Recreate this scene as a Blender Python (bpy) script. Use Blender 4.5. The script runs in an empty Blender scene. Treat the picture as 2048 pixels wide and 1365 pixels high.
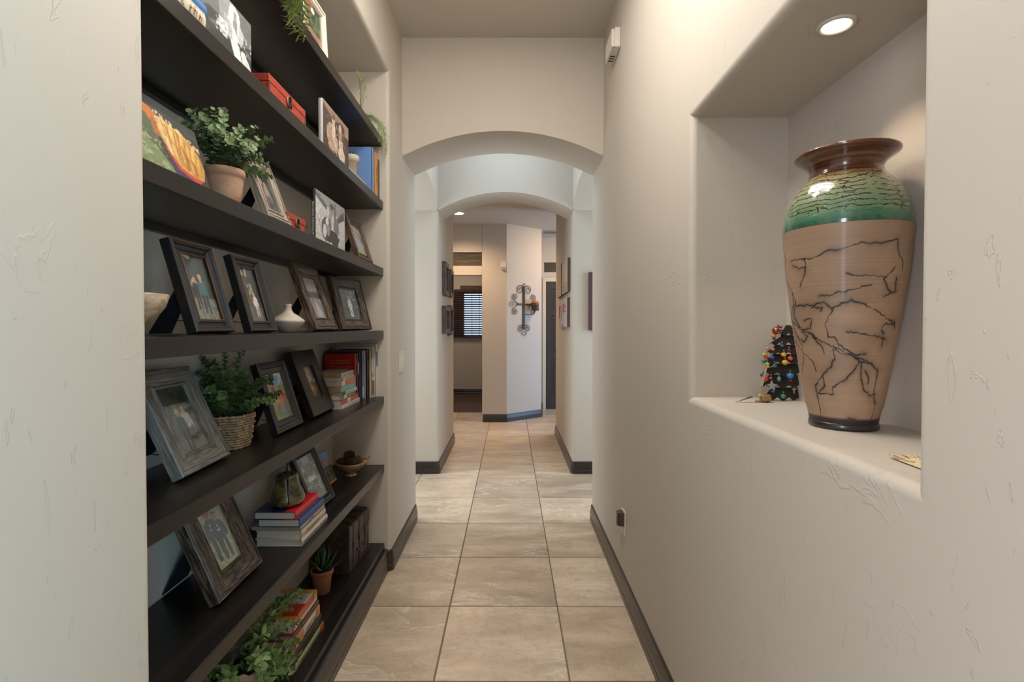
import bpy, bmesh, math, random
import numpy as np
from mathutils import Matrix, Vector
random.seed(7)
rng = np.random.RandomState(11)
sc = bpy.context.scene
COL = sc.collection
PI = math.pi

# ------------------------------------------------------------------ camera
FPX, CXP, CYP, PITCH = 1015.0, 1021.0, 671.05, 0.0168
cam_d = bpy.data.cameras.new('camera'); cam = bpy.data.objects.new('camera', cam_d); COL.objects.link(cam)
cam.location = (0, 0, 1.323); cam.rotation_euler = (PI/2 - PITCH, 0, 0)
cam_d.sensor_fit = 'HORIZONTAL'; cam_d.sensor_width = 36.0
cam_d.lens = FPX/2048*36.0
cam_d.shift_x = (1024-CXP)/2048; cam_d.shift_y = -(682.5-CYP)/2048
cam_d.clip_start = 0.02
sc.camera = cam

# ------------------------------------------------------------------ exposure and light
sc.view_settings.view_transform = 'Standard'; sc.view_settings.look = 'None'
sc.view_settings.exposure = 0.2; sc.view_settings.gamma = 1.0
sc.view_settings.use_curve_mapping = False
world = bpy.data.worlds.new('sky'); sc.world = world; world.use_nodes = True
wn = world.node_tree; bg = wn.nodes['Background']; bg.inputs[0].default_value = (0.55, 0.72, 1.0, 1); bg.inputs[1].default_value = 1.6

def area(name, loc, target, sx, sy, power, col, spread=180):
    d = bpy.data.lights.new(name, 'AREA'); d.shape = 'RECTANGLE'; d.size = sx; d.size_y = sy
    d.energy = power; d.color = col; d.spread = math.radians(spread)
    o = bpy.data.objects.new(name, d); COL.objects.link(o); o.location = loc
    o.rotation_euler = (Vector(target)-Vector(loc)).to_track_quat('-Z', 'Y').to_euler()
    return o
def spot(name, loc, power, col, angle, blend=.6, size=.03, target=None):
    d = bpy.data.lights.new(name, 'SPOT'); d.energy = power; d.color = col
    d.spot_size = math.radians(angle); d.spot_blend = blend; d.shadow_soft_size = size
    o = bpy.data.objects.new(name, d); COL.objects.link(o); o.location = loc
    if target: o.rotation_euler = (Vector(target)-Vector(loc)).to_track_quat('-Z', 'Y').to_euler()
    return o
WARM = (1.0, 0.78, 0.58); COOL = (0.78, 0.89, 1.0); NEUT = (1.0, 0.945, 0.885)
area('daylight_back_room', (2.3, -2.4, 1.5), (-0.6, 0.4, 1.3), 1.5, 2.2, 225, (.46,.79,1.0))
area('daylight_back_room_left', (-2.3, -2.4, 1.5), (0.5, 0.4, 1.2), 1.5, 2.2, 150, (.88,.88,1.0))
area('hall_ceiling_light', (-0.06, 1.55, 3.035), (-0.06, 1.55, 0), 0.45, 1.3, 21, NEUT)
pl = bpy.data.lights.new('hall_fill_point', 'POINT'); pl.energy = 16; pl.color = (1.0, .945, .875); pl.shadow_soft_size = .09  # added fill without a fixture, brightens the ceiling and reaches into the alcove
po = bpy.data.objects.new('hall_fill_point', pl); COL.objects.link(po); po.location = (-.05, 1.35, 2.48)
area('vestibule_skylight', (-0.05, 4.0, 3.03), (-0.05, 4.0, 0), 0.8, 0.8, 7, (.70,.86,1.0))
area('daylight_side_left', (-2.15, 4.0, 1.4), (0, 4.2, 1.3), 0.95, 1.7, 29, (.82,.92,1.0))
area('daylight_side_right', (2.1, 4.0, 1.4), (0, 4.2, 1.3), 0.95, 1.7, 28, (.70,.85,1.0))
spot('niche_spot', (.696, 1.095, 1.955), 3.6, WARM, 95, .5, .02)
spot('far_downlight', (-.66, 6.38, 2.73), 85, (1.0, .70, .44), 150, .8, .05)
area('far_right_light', (1.2, 7.0, 2.72), (0.6, 7.4, 0), .5, .5, 28, (1.0, .72, .46))
area('front_door_daylight', (2.65, 6.75, 1.0), (0.2, 7.2, 0.5), .8, 1.6, 38, (.36,.62,1.0))
area('far_room_light', (-1.0, 8.8, 2.7), (-1.0, 8.8, 0), .6, .6, 14, WARM)

# ------------------------------------------------------------------ material helpers
def lin(c):
    if isinstance(c, str): c = [int(c[i:i+2], 16)/255 for i in (0, 2, 4)]
    return tuple((x/12.92 if x <= .04045 else ((x+.055)/1.055)**2.4) for x in c)
def lin4(c): return lin(c)+(1.0,)
class NT:
    def __init__(s, name):
        s.m = bpy.data.materials.new(name); s.m.use_nodes = True
        s.t = s.m.node_tree; s.n = s.t.nodes; s.b = s.n['Principled BSDF']
    def node(s, typ, **k):
        n = s.n.new(typ)
        for a, v in k.items(): setattr(n, a, v)
        return n
    def link(s, a, b): s.t.links.new(a, b)
    def set(s, **k):
        for a, v in k.items():
            s.b.inputs[a.replace('_', ' ')].default_value = v
    def coord(s, kind='Object', scale=(1,1,1), rot=(0,0,0), loc=None):
        c = s.node('ShaderNodeTexCoord'); m = s.node('ShaderNodeMapping')
        m.inputs['Scale'].default_value = scale; m.inputs['Rotation'].default_value = rot
        if kind == 'Attr': pass
        s.link(c.outputs[kind], m.inputs[0])
        return m.outputs[0]
    def noise(s, vec, scale, detail=4, rough=.55, dist=0):
        n = s.node('ShaderNodeTexNoise'); n.inputs['Scale'].default_value = scale
        n.inputs['Detail'].default_value = detail; n.inputs['Roughness'].default_value = rough
        n.inputs['Distortion'].default_value = dist
        if vec is not None: s.link(vec, n.inputs['Vector'])
        return n.outputs['Fac']
    def ramp(s, fac, stops, interp='LINEAR'):
        r = s.node('ShaderNodeValToRGB'); r.color_ramp.interpolation = interp
        e = r.color_ramp.elements
        while len(e) < len(stops): e.new(.5)
        for i, (p, c) in enumerate(stops):
            e[i].position = p
            e[i].color = (c, c, c, 1) if isinstance(c, (int, float)) else (tuple(c)+(1,))[:4]
        s.link(fac, r.inputs[0]); return r.outputs[0]
    def mix(s, fac, a, b, mode='MIX'):
        m = s.node('ShaderNodeMix', data_type='RGBA', blend_type=mode)
        for idx, v in ((0, fac), (6, a), (7, b)):
            sock = m.inputs[idx]
            if hasattr(v, 'is_output'): s.link(v, sock)
            elif isinstance(v, (int, float)): sock.default_value = v if idx == 0 else (v, v, v, 1)
            else: sock.default_value = (tuple(v)+(1,))[:4]
        return m.outputs[2]
    def math(s, op, a, b=0.0):
        m = s.node('ShaderNodeMath', operation=op)
        for i, v in enumerate((a, b)):
            if hasattr(v, 'is_output'): s.link(v, m.inputs[i])
            else: m.inputs[i].default_value = v
        return m.outputs[0]
    def bump(s, h, dist, strength=1.0, normal=None):
        b = s.node('ShaderNodeBump'); b.inputs['Distance'].default_value = dist; b.inputs['Strength'].default_value = strength
        s.link(h, b.inputs['Height'])
        if normal is not None: s.link(normal, b.inputs['Normal'])
        s.link(b.outputs[0], s.b.inputs['Normal']); return b.outputs[0]
    def color(s, c):
        if hasattr(c, 'is_output'): s.link(c, s.b.inputs['Base Color'])
        else: s.b.inputs['Base Color'].default_value = (tuple(c)+(1,))[:4]
_cache = {}
def plain(c, rough=.6, metal=0.0, coat=0.0, name=None, spec=.5):
    key = (c if isinstance(c, str) else tuple(c), rough, metal, coat, spec)
    if key in _cache: return _cache[key]
    m = NT(name or 'paint_'+(c if isinstance(c, str) else 'mix')); m.set(Roughness=rough, Metallic=metal, Coat_Weight=coat)
    m.b.inputs['Specular IOR Level'].default_value = spec
    base = lin(c) if isinstance(c, str) else c
    v = m.coord('Object'); f = m.noise(v, 60, 3)
    m.color(m.mix(f, tuple(x*.9 for x in base), tuple(min(1, x*1.08) for x in base)))
    _cache[key] = m.m; return m.m
def emissive(c, s, name):
    m = NT(name); m.color((0,0,0)); m.b.inputs['Emission Color'].default_value = (*c, 1); m.b.inputs['Emission Strength'].default_value = s
    return m.m

def plaster_mat(name, base, amt=1.0):
    m = NT(name); v = m.coord('Object')
    big = m.noise(v, 1.3, 2)
    m.color(m.mix(big, tuple(x*.96 for x in base), tuple(x*1.03 for x in base)))
    m.set(Roughness=.62); m.b.inputs['Specular IOR Level'].default_value = .35
    a = m.noise(v, 7.5, 5, .55, 1.1)
    ridge = m.ramp(a, [(.0, 0), (.56, 0), (.585, 1), (.60, .25), (.66, 0), (1, 0)])
    mask = m.ramp(m.noise(v, 3.1, 2), [(0, 0), (.56, 0), (.68, .8), (1, .9)])
    sc2 = m.coord('Object', scale=(14, 14, 5), rot=(.5, .4, .3))
    scr = m.ramp(m.noise(sc2, 1.6, 3, .5, 2.0), [(0, 0), (.665, 0), (.68, .7), (.70, 0), (1, 0)])
    h = m.math('ADD', m.math('MULTIPLY', ridge, mask), scr)
    fine = m.math('MULTIPLY', m.noise(v, 45, 3), .22)
    med = m.math('MULTIPLY', m.noise(v, 9, 2), .5)
    m.bump(m.math('ADD', m.math('ADD', h, fine), med), .0016*amt, .6)
    return m.m
M = {}
M['wall'] = plaster_mat('greige_trowelled_plaster', (.535, .482, .415))
M['ceiling'] = plaster_mat('ceiling_paint', (.52, .475, .41), .5)

def wood(name, dark, light, rough=.35, scale=(3, 3, 3), bands=8.0, coat=.0, bump=.0004):
    m = NT(name); v = m.coord('Object', scale=scale)
    n1 = m.noise(v, bands, 6, .6, .6); n2 = m.noise(v, bands*.25, 3, .5, .3)
    f = m.math('MULTIPLY', m.ramp(n1, [(.3, 0), (.75, 1)]), m.ramp(n2, [(.25, .25), (.7, 1)]))
    m.color(m.mix(f, dark, light)); m.set(Roughness=rough, Coat_Weight=coat, Coat_Roughness=.25)
    m.bump(n1, bump, .6); return m.m
M['espresso'] = wood('espresso_stained_shelf_wood', (.0045, .0034, .003), (.022, .016, .013), .32, (9, .55, 12), 5, .04)
M['trim'] = wood('dark_stained_trim_wood', (.012, .009, .007), (.042, .032, .025), .33, (9, .55, 9), 5, .2)
M['weathered'] = wood('weathered_plank', (.03, .022, .014), (.16, .125, .085), .7, (1.2, 9, 9), 4)

def tile_mat():
    m = NT('travertine_look_porcelain')
    g = m.node('ShaderNodeNewGeometry'); oi = m.node('ShaderNodeObjectInfo')
    rnd = oi.outputs['Random']
    off = m.node('ShaderNodeVectorMath', operation='SCALE'); comb = m.node('ShaderNodeCombineXYZ')
    comb.inputs[0].default_value = 37; comb.inputs[1].default_value = 91; comb.inputs[2].default_value = 53
    m.link(comb.outputs[0], off.inputs[0]); m.link(rnd, off.inputs['Scale'])
    add = m.node('ShaderNodeVectorMath', operation='ADD'); m.link(g.outputs['Position'], add.inputs[0]); m.link(off.outputs[0], add.inputs[1])
    v = add.outputs[0]
    mp = m.node('ShaderNodeMapping'); mp.inputs['Scale'].default_value = (1.0, 2.6, 1); mp.inputs['Rotation'].default_value = (0, 0, .35); m.link(v, mp.inputs[0]); vs = mp.outputs[0]
    base = m.ramp(rnd, [(0, (.52, .39, .27)), (.25, (.74, .60, .45)), (.5, (.40, .31, .235)), (.75, (.66, .52, .38)), (1, (.36, .29, .23))])
    cloud = m.ramp(m.noise(vs, 2.6, 6, .62, .5), [(.36, 0), (.64, 1)])
    c = m.mix(cloud, m.mix(.42, base, (.30, .225, .165)), m.mix(.40, base, (.80, .64, .46)))
    speck = m.ramp(m.noise(v, 26, 7, .75, .5), [(.50, 0), (.64, 1)])
    c = m.mix(m.math('MULTIPLY', speck, .34), c, (.30, .19, .115))
    vein = m.ramp(m.noise(vs, 1.7, 5, .62, .8), [(0, 0), (.50, 0), (.508, 1), (.52, .3), (.56, 0), (1, 0)])
    vm = m.ramp(m.noise(v, 1.9, 1), [(.50, 0), (.60, 1)])
    c = m.mix(m.math('MULTIPLY', m.math('MULTIPLY', vein, vm), .62), c, (.86, .78, .68))
    m.color(c); m.set(Roughness=.36)
    m.bump(m.noise(v, 30, 4), .0005, .5); return m.m
M['tile'] = tile_mat()
M['grout'] = plain((.20, .165, .125), .85, name='brown_grout')
M['carpet'] = plain((.075, .045, .035), .95, name='dark_brown_carpet')
M['white_plastic'] = plain((.66, .60, .52), .4, name='almond_plastic')
M['black_plastic'] = plain((.02, .015, .012), .35, name='black_plastic')

# ------------------------------------------------------------------ geometry helpers
class G:
    def __init__(s): s.v = []; s.f = []; s.uv = {}; s.sm = []
    def add(s, verts, faces, smooth=False, M4=None):
        o = len(s.v)
        for p in verts:
            p = Vector(p)
            if M4 is not None: p = M4 @ p
            s.v.append(tuple(p))
        for f in faces: s.f.append(tuple(i+o for i in f)); s.sm.append(smooth)
        return s
    def box(s, x0, y0, z0, x1, y1, z1, M4=None):
        v = [(x0,y0,z0),(x1,y0,z0),(x1,y1,z0),(x0,y1,z0),(x0,y0,z1),(x1,y0,z1),(x1,y1,z1),(x0,y1,z1)]
        return s.add(v, [(0,3,2,1),(4,5,6,7),(0,1,5,4),(1,2,6,5),(2,3,7,6),(3,0,4,7)], M4=M4)
    def prism(s, poly, z0, z1, M4=None, smooth=False):
        n = len(poly)
        v = [(x, y, z0) for x, y in poly]+[(x, y, z1) for x, y in poly]
        s.add(v, [tuple(range(n))[::-1], tuple(range(n, 2*n))], M4=M4)
        o = len(s.v)-2*n
        for i in range(n):
            j = (i+1) % n; s.f.append((o+i, o+j, o+n+j, o+n+i)); s.sm.append(smooth)
        return s
    def lathe(s, prof, n=32, M4=None, smooth=True, cap=True):
        v = []; f = []
        for r, z in prof:
            for i in range(n):
                a = 2*PI*i/n; v.append((r*math.cos(a), r*math.sin(a), z))
        for k in range(len(prof)-1):
            for i in range(n):
                j = (i+1) % n; f.append((k*n+i, k*n+j, (k+1)*n+j, (k+1)*n+i))
        if cap:
            f.append(tuple(range(n))[::-1]); f.append(tuple((len(prof)-1)*n+i for i in range(n)))
        return s.add(v, f, smooth, M4)
    def tube(s, pts, r, n=8, M4=None, closed=False, cap=True):
        pts = [Vector(p) for p in pts]; m = len(pts)
        rs = r if isinstance(r, (list, tuple)) else [r]*m
        v = []; up = None
        for i, p in enumerate(pts):
            a = pts[(i-1) % m] if (closed or i > 0) else p
            b = pts[(i+1) % m] if (closed or i < m-1) else p
            t = (b-a); t = t.normalized() if t.length > 1e-9 else Vector((0,0,1))
            if up is None:
                up = t.orthogonal().normalized()
            up = (up - t*up.dot(t)); up = up.normalized() if up.length > 1e-6 else t.orthogonal().normalized()
            w = t.cross(up)
            for k in range(n):
                an = 2*PI*k/n; v.append(p+rs[i]*(math.cos(an)*up+math.sin(an)*w))
        f = []
        for i in range(m if closed else m-1):
            i2 = (i+1) % m
            for k in range(n):
                k2 = (k+1) % n; f.append((i*n+k, i*n+k2, i2*n+k2, i2*n+k))
        if cap and not closed:
            f.append(tuple(range(n))[::-1]); f.append(tuple((m-1)*n+k for k in range(n)))
        return s.add(v, f, True, M4)
    def ball(s, c, r, n=10, rz=None, M4=None):
        rz = rz or r; k = max(4, n//2+1); prof = []
        for i in range(k+1):
            a = -PI/2+PI*i/k; prof.append((max(1e-5, r*math.cos(a)), rz*math.sin(a)))
        T = Matrix.Translation(Vector(c))
        return s.lathe(prof, n, M4=(M4 @ T) if M4 is not None else T, cap=False)
    def mesh(s, name):
        me = bpy.data.meshes.new(name); me.from_pydata(s.v, [], s.f)
        me.polygons.foreach_set('use_smooth', s.sm); me.update(); return me
def link_obj(name, me, mat=None, parent=None, mtx=None):
    o = bpy.data.objects.new(name, me); COL.objects.link(o)
    if mat is not None:
        if not me.materials: me.materials.append(mat)
    if parent is not None: o.parent = parent
    if mtx is not None: o.matrix_local = mtx
    return o
def part(name, g, mat, parent=None, bevel=0.0, seg=2, label=None, mtx=None, kind=None, sharp=True):
    me = g.mesh(name) if isinstance(g, G) else g
    o = link_obj(name, me, mat, parent, mtx)
    if bevel:
        b = o.modifiers.new('bevel', 'BEVEL'); b.width = bevel; b.segments = seg; b.limit_method = 'ANGLE'; b.angle_limit = .6
    if label: o['label'] = label
    if kind: o['kind'] = kind
    return o
def thing(name, label, cat, loc=(0,0,0), rot=(0,0,0), group=None, mtx=None):
    o = bpy.data.objects.new(name, None); COL.objects.link(o); o.empty_display_size = .02
    if mtx is not None: o.matrix_world = mtx
    else: o.location = loc; o.rotation_euler = rot
    o['label'] = label; o['category'] = cat
    if group: o['group'] = group
    return o
def tag(o, label, cat, group=None):
    o['label'] = label; o['category'] = cat
    if group: o['group'] = group
    return o
def struct(name, g, mat, bevel=0.0, seg=6):
    o = part(name, g, mat, bevel=bevel, seg=seg); o['kind'] = 'structure'; return o
def basis(loc, xd, yd):
    x = Vector(xd).normalized(); y = Vector(yd).normalized(); z = x.cross(y)
    m = Matrix((x, y, z)).transposed().to_4x4(); m.translation = Vector(loc); return m

# rounded (bullnosed) edges on wall solids
def bm_bevel(bm, pred, r, seg=10):
    es = [e for e in bm.edges if pred(e.verts[0].co, e.verts[1].co)]
    bmesh.ops.bevel(bm, geom=es, offset=r, segments=seg, profile=.5, affect='EDGES', clamp_overlap=True)
def bm_struct(name, bm, mat):
    bmesh.ops.recalc_face_normals(bm, faces=bm.faces)
    me = bpy.data.meshes.new(name); bm.to_mesh(me); bm.free()
    o = link_obj(name, me, mat); o['kind'] = 'structure'; return o
# ------------------------------------------------------------------ room shell
XL, XR = -.65, .558
CEIL = 3.05
Y1, Y1B = 3.06, 3.46           # first arch wall
Y2 = 4.55; Y2B = 4.95          # second arch wall
SHELF_Y0, SHELF_Y1, SHELF_XB, ALC_TOP = .915, 2.735, -.962, 2.685
NY0, NY1, NZ0, NZ1, NXB = .700, 1.575, 1.104, 1.968, .856

def near(a, b, t=1e-4): return abs(a-b) < t
def recessed_wall(name, xf, xb, y0, y1, z0, z1, hy0, hy1, hz0, hz1, hx, end_y):
    """solid wall block with a rectangular recess in its face at x=xf; opening edges and the far vertical corner bullnosed"""
    bm = bmesh.new(); ys = [y0, hy0, hy1, y1]; zs = [z0, hz0, hz1, z1]
    V = {}
    def v(x, y, z):
        k = (round(x, 5), round(y, 5), round(z, 5))
        if k not in V: V[k] = bm.verts.new((x, y, z))
        return V[k]
    for i in range(3):
        for j in range(3):
            if i == 1 and j == 1: continue
            bm.faces.new([v(xf, ys[i], zs[j]), v(xf, ys[i+1], zs[j]), v(xf, ys[i+1], zs[j+1]), v(xf, ys[i], zs[j+1])])
    a, b, c, d = (hy0, hz0), (hy1, hz0), (hy1, hz1), (hy0, hz1)
    for p, q in ((a, b), (b, c), (c, d), (d, a)):
        bm.faces.new([v(xf, *p), v(xf, *q), v(hx, *q), v(hx, *p)])
    bm.faces.new([v(hx, *a), v(hx, *b), v(hx, *c), v(hx, *d)])
    for yy in (y0, y1): bm.faces.new([v(xf, yy, z) for z in zs]+[v(xb, yy, z1), v(xb, yy, z0)])
    for zz in (z0, z1): bm.faces.new([v(xf, y, zz) for y in ys]+[v(xb, y1, zz), v(xb, y0, zz)])
    bm.faces.new([v(xb, y0, z0), v(xb, y1, z0), v(xb, y1, z1), v(xb, y0, z1)])
    def pred(p, q):
        if not (near(p.x, xf) and near(q.x, xf)): return False
        if near(p.y, end_y) and near(q.y, end_y) : return True
        if near(p.z, q.z): return (near(p.z, hz0) or near(p.z, hz1)) and min(p.y, q.y) > hy0-1e-4 and max(p.y, q.y) < hy1+1e-4
        if near(p.y, q.y): return (near(p.y, hy0) or near(p.y, hy1)) and min(p.z, q.z) > hz0-1e-4 and max(p.z, q.z) < hz1+1e-4
        return False
    bm_bevel(bm, pred, .02, 12)
    return bm_struct(name, bm, M['wall'])
recessed_wall('wall_left', XL, -2.3, -.6, Y1B, -.06, CEIL, SHELF_Y0, SHELF_Y1, -.03, ALC_TOP, SHELF_XB, Y1B)
recessed_wall('wall_right', XR, 2.2, -.6, Y1B, 0, CEIL, NY0, NY1, NZ0, NZ1, NXB, Y1B)

def arc(x0, x1, zs, zt, n=40):
    hw = (x1-x0)/2; s = zt-zs; R = (hw*hw+s*s)/(2*s); cx = (x0+x1)/2; cz = zt-R
    a0 = math.asin(hw/R); out = []
    for i in range(n+1):
        a = -a0+2*a0*i/n; out.append((cx+R*math.sin(a), cz+R*math.cos(a)))
    return out
def arch_block(name, x0, x1, zs, zt, ya, yb, axis='Y', ztop=CEIL, lo=None, hi=None):
    """solid block above an arched soffit; x is the span direction, ya..yb the run"""
    lo = x0 if lo is None else lo; hi = x1 if hi is None else hi
    a = arc(x0, x1, zs, zt)
    poly = a+[(hi, ztop), (lo, ztop)]
    bm = bmesh.new()
    def P3(u, w, z): return (u, w, z) if axis == 'Y' else (w, u, z)
    f0 = [bm.verts.new(P3(u, ya, z)) for u, z in poly]; f1 = [bm.verts.new(P3(u, yb, z)) for u, z in poly]
    bm.faces.new(f0); bm.faces.new(f1[::-1]); n = len(poly)
    for i in range(n): bm.faces.new([f0[i], f0[(i+1) % n], f1[(i+1) % n], f1[i]])
    k = 1 if axis == 'Y' else 0
    def pred(p, q):
        if not near(p[k], q[k]): return False
        return p.z < zt+.001 and q.z < zt+.001 and (near(p[k], ya) or near(p[k], yb))
    bm_bevel(bm, pred, .018, 8)
    return bm_struct(name, bm, M['wall'])
arch_block('wall_arch_front', XL, XR, 2.345, 2.497, Y1, Y1B-.0)
arch_block('wall_arch_back', XL, XR, 2.363, 2.527, Y2, Y2B)
# vaulted side passages of the vestibule
arch_block('wall_vault_left', Y1B, Y2, 2.363, 2.527, -2.3, XL, axis='X')
arch_block('wall_vault_right', Y1B, Y2, 2.363, 2.527, XR, 2.2, axis='X')

def solid(name, poly, z0, z1, corners=(), mat=None, r=.02):
    """extruded wall block; listed plan corners are bullnosed"""
    bm = bmesh.new(); n = len(poly)
    a = [bm.verts.new((x, y, z0)) for x, y in poly]; b = [bm.verts.new((x, y, z1)) for x, y in poly]
    bm.faces.new(a[::-1]); bm.faces.new(b)
    for i in range(n): bm.faces.new([a[i], a[(i+1) % n], b[(i+1) % n], b[i]])
    if corners:
        bm_bevel(bm, lambda p, q: near(p.x, q.x) and near(p.y, q.y) and any(near(p.x, c[0]) and near(p.y, c[1]) for c in corners), r, 12)
    return bm_struct(name, bm, mat or M['wall'])
YLE, YRE = 5.79, 6.25
FC = 2.745                        # lower ceiling beyond the second arch
solid('wall_left_pillar', [(-2.3, Y2), (XL, Y2), (XL, YLE), (-2.3, YLE)], 0, CEIL, [(XL, Y2), (XL, YLE)])
solid('wall_right_pillar', [(XR, Y2), (2.2, Y2), (2.2, YRE), (XR, YRE)], 0, CEIL, [(XR, Y2), (XR, YRE)])
# far walls
JX = -.395; FY = 7.02; AX, AY = .454, 7.43; DY = 8.08
solid('wall_far_angled', [(JX, FY), (-.052, FY), (AX, AY), (AX, DY+.14), (JX, FY+.6)], 0, FC, [(AX, AY), (JX, FY)], r=.012)
OT = 2.04
solid('wall_far_left', [(-2.8, FY), (-1.21, FY), (-1.21, FY+.14), (-2.8, FY+.14)], 0, FC)
# header above the far opening, with a transom recess
TZ0, TZ1, TX0, TX1 = 2.165, 2.352, -1.2, -.372
g = G()
g.box(-1.21, FY, OT, JX, FY+.14, TZ0).box(-1.21, FY, TZ1, JX, FY+.14, FC).box(-1.21, FY+.05, TZ0, JX, FY+.14, TZ1)
struct('wall_far_header', g, M['wall'])
t = part('plank', G().box(-1.2, FY+.025, TZ0+.004, JX-.001, FY+.049, TZ1-.004), M['weathered'])
tag(t, 'weathered grey wood plank set above the far doorway opening with window blind', 'plank')
# wall with the dark door
DXL, DT = .532, 2.042
g = G().box(AX, DY, 0, DXL, DY+.14, FC)
struct('wall_far_right', g, M['wall'])
struct('wall_far_right_header', G().box(DXL, DY, DT, 1.34, DY+.14, 2.19).box(DXL, DY, 2.345, 1.34, DY+.14, FC).box(DXL, DY+.05, 2.19, 1.34, DY+.14, 2.345), M['wall'])
struct('wall_far_right_side', G().box(1.34, DY, 0, 2.8, DY+.14, FC), M['wall'])
t = part('plank', G().box(DXL+.02, DY+.02, 2.195, 1.33, DY+.049, 2.34), M['weathered'])
tag(t, 'dark weathered wood plank set above the charcoal panel door', 'plank')
struct('trim_far_door', G().box(DXL-.02, DY-.02, 0, DXL+.03, DY+.0, DT+.06).box(DXL+.03, DY-.02, DT, 1.34, DY, DT+.06), plain((.62,.54,.43), .5))
# far enclosures
solid('wall_far_left_end', [(-2.9, YLE), (-2.8, YLE), (-2.8, FY+.14), (-2.9, FY+.14)], 0, FC)
solid('wall_far_right_end', [(2.8, YRE), (2.9, YRE), (2.9, DY+.14), (2.8, DY+.14)], 0, FC)
solid('wall_side_left', [(-2.4, Y1B), (-2.3, Y1B), (-2.3, Y2), (-2.4, Y2)], 0, CEIL)
solid('wall_side_right', [(2.2, Y1B), (2.3, Y1B), (2.3, Y2), (2.2, Y2)], 0, CEIL)
# ceilings
struct('ceiling', G().box(-2.3, -.6, CEIL, 2.2, Y2B, CEIL+.1), M['ceiling'])
struct('ceiling_far', G().box(-2.9, Y2B, FC, 2.9, DY+.2, FC+.1), M['ceiling'])
# room seen through the far opening
RY = 9.93; WX0, WX1, WZ0, WZ1 = -.96, -.10, 1.10, 2.06
g = G().box(-3.2, RY, 0, WX0, RY+.14, FC).box(WX1, RY, 0, .4, RY+.14, FC).box(WX0, RY, 0, WX1, RY+.14, WZ0).box(WX0, RY, WZ1, WX1, RY+.14, FC)
struct('wall_far_room', g, M['wall'])
struct('wall_far_room_left', G().box(-3.3, FY+.14, 0, -3.2, RY+.14, FC), M['wall'])
struct('wall_far_room_right', G().box(.4, DY+.14, 0, .5, RY+.14, FC), M['wall'])
struct('ceiling_far_room', G().box(-3.3, DY+.2, FC, .5, RY+.14, FC+.1).box(-3.3, FY+.14, FC, -2.9, DY+.2, FC+.1), M['ceiling'])
# floor: grout bed, tiles as pieces, carpet in the far room
fl = struct('floor', G().box(-3.3, -4.2, -.05, 2.9, 7.83, -.004), M['grout'])
S = .5085; GX, GY = -.287, 1.872; GR = .0065
regions = [(-2.5, -4.0, 2.5, -.6), (-.672, -.6, XR, Y1B), (-2.3, Y1B, 2.2, Y2), (XL, Y2, XR, YLE), (-2.8, YLE, XR, YRE), (-2.8, YRE, 2.8, FY), (JX, FY, 2.8, DY), (-1.21, FY, JX, FY+.14), (-3.2, FY+.14, JX, 7.83)]
poly_angled = True
def tile_piece(x0, y0, x1, y1):
    if x1-x0 < .012 or y1-y0 < .012: return
    g = G(); b = .0025
    g.add([(x0,y0,-.004),(x1,y0,-.004),(x1,y1,-.004),(x0,y1,-.004),(x0,y0,-.0012),(x1,y0,-.0012),(x1,y1,-.0012),(x0,y1,-.0012),(x0+b,y0+b,0),(x1-b,y0+b,0),(x1-b,y1-b,0),(x0+b,y1-b,0)],
          [(0,1,5,4),(1,2,6,5),(2,3,7,6),(3,0,4,7),(4,5,9,8),(5,6,10,9),(6,7,11,10),(7,4,8,11),(8,9,10,11)])
    part('tile', g, M['tile'], fl)
for i in range(-7, 7):
    for j in range(-12, 13):
        cx0, cx1 = GX+i*S+GR/2, GX+(i+1)*S-GR/2; cy0, cy1 = GY+j*S+GR/2, GY+(j+1)*S-GR/2
        # merge neighbouring region slices of one tile where they line up
        pieces = []
        for (a, b, c, d) in regions:
            x0, y0, x1, y1 = max(cx0, a), max(cy0, b), min(cx1, c), min(cy1, d)
            if x1 > x0+.001 and y1 > y0+.001: pieces.append([x0, y0, x1, y1])
        merged = True
        while merged:
            merged = False
            for p in range(len(pieces)):
                for q in range(p+1, len(pieces)):
                    A, B = pieces[p], pieces[q]
                    if near(A[0], B[0]) and near(A[2], B[2]) and (near(A[3], B[1]) or near(B[3], A[1])):
                        pieces[p] = [A[0], min(A[1], B[1]), A[2], max(A[3], B[3])]; pieces.pop(q); merged = True; break
                if merged: break
        for pc in pieces: tile_piece(*pc)
struct('floor_far_room', G().box(-3.3, 7.83, -.05, .5, RY, .006), M['carpet'])
# the room behind the camera
g = G().box(-2.6, -4.2, 0, -2.5, -.6, CEIL).box(2.5, -4.2, 0, 2.6, -.6, CEIL).box(-2.6, -4.3, 0, 2.6, -4.2, CEIL).box(-2.6, -.6, 0, -2.3, -.5, CEIL).box(2.2, -.6, 0, 2.6, -.5, CEIL)
struct('wall_back_room', g, M['wall'])
struct('ceiling_back_room', G().box(-2.6, -4.3, CEIL, 2.6, -.6, CEIL+.1), M['ceiling'])

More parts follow.
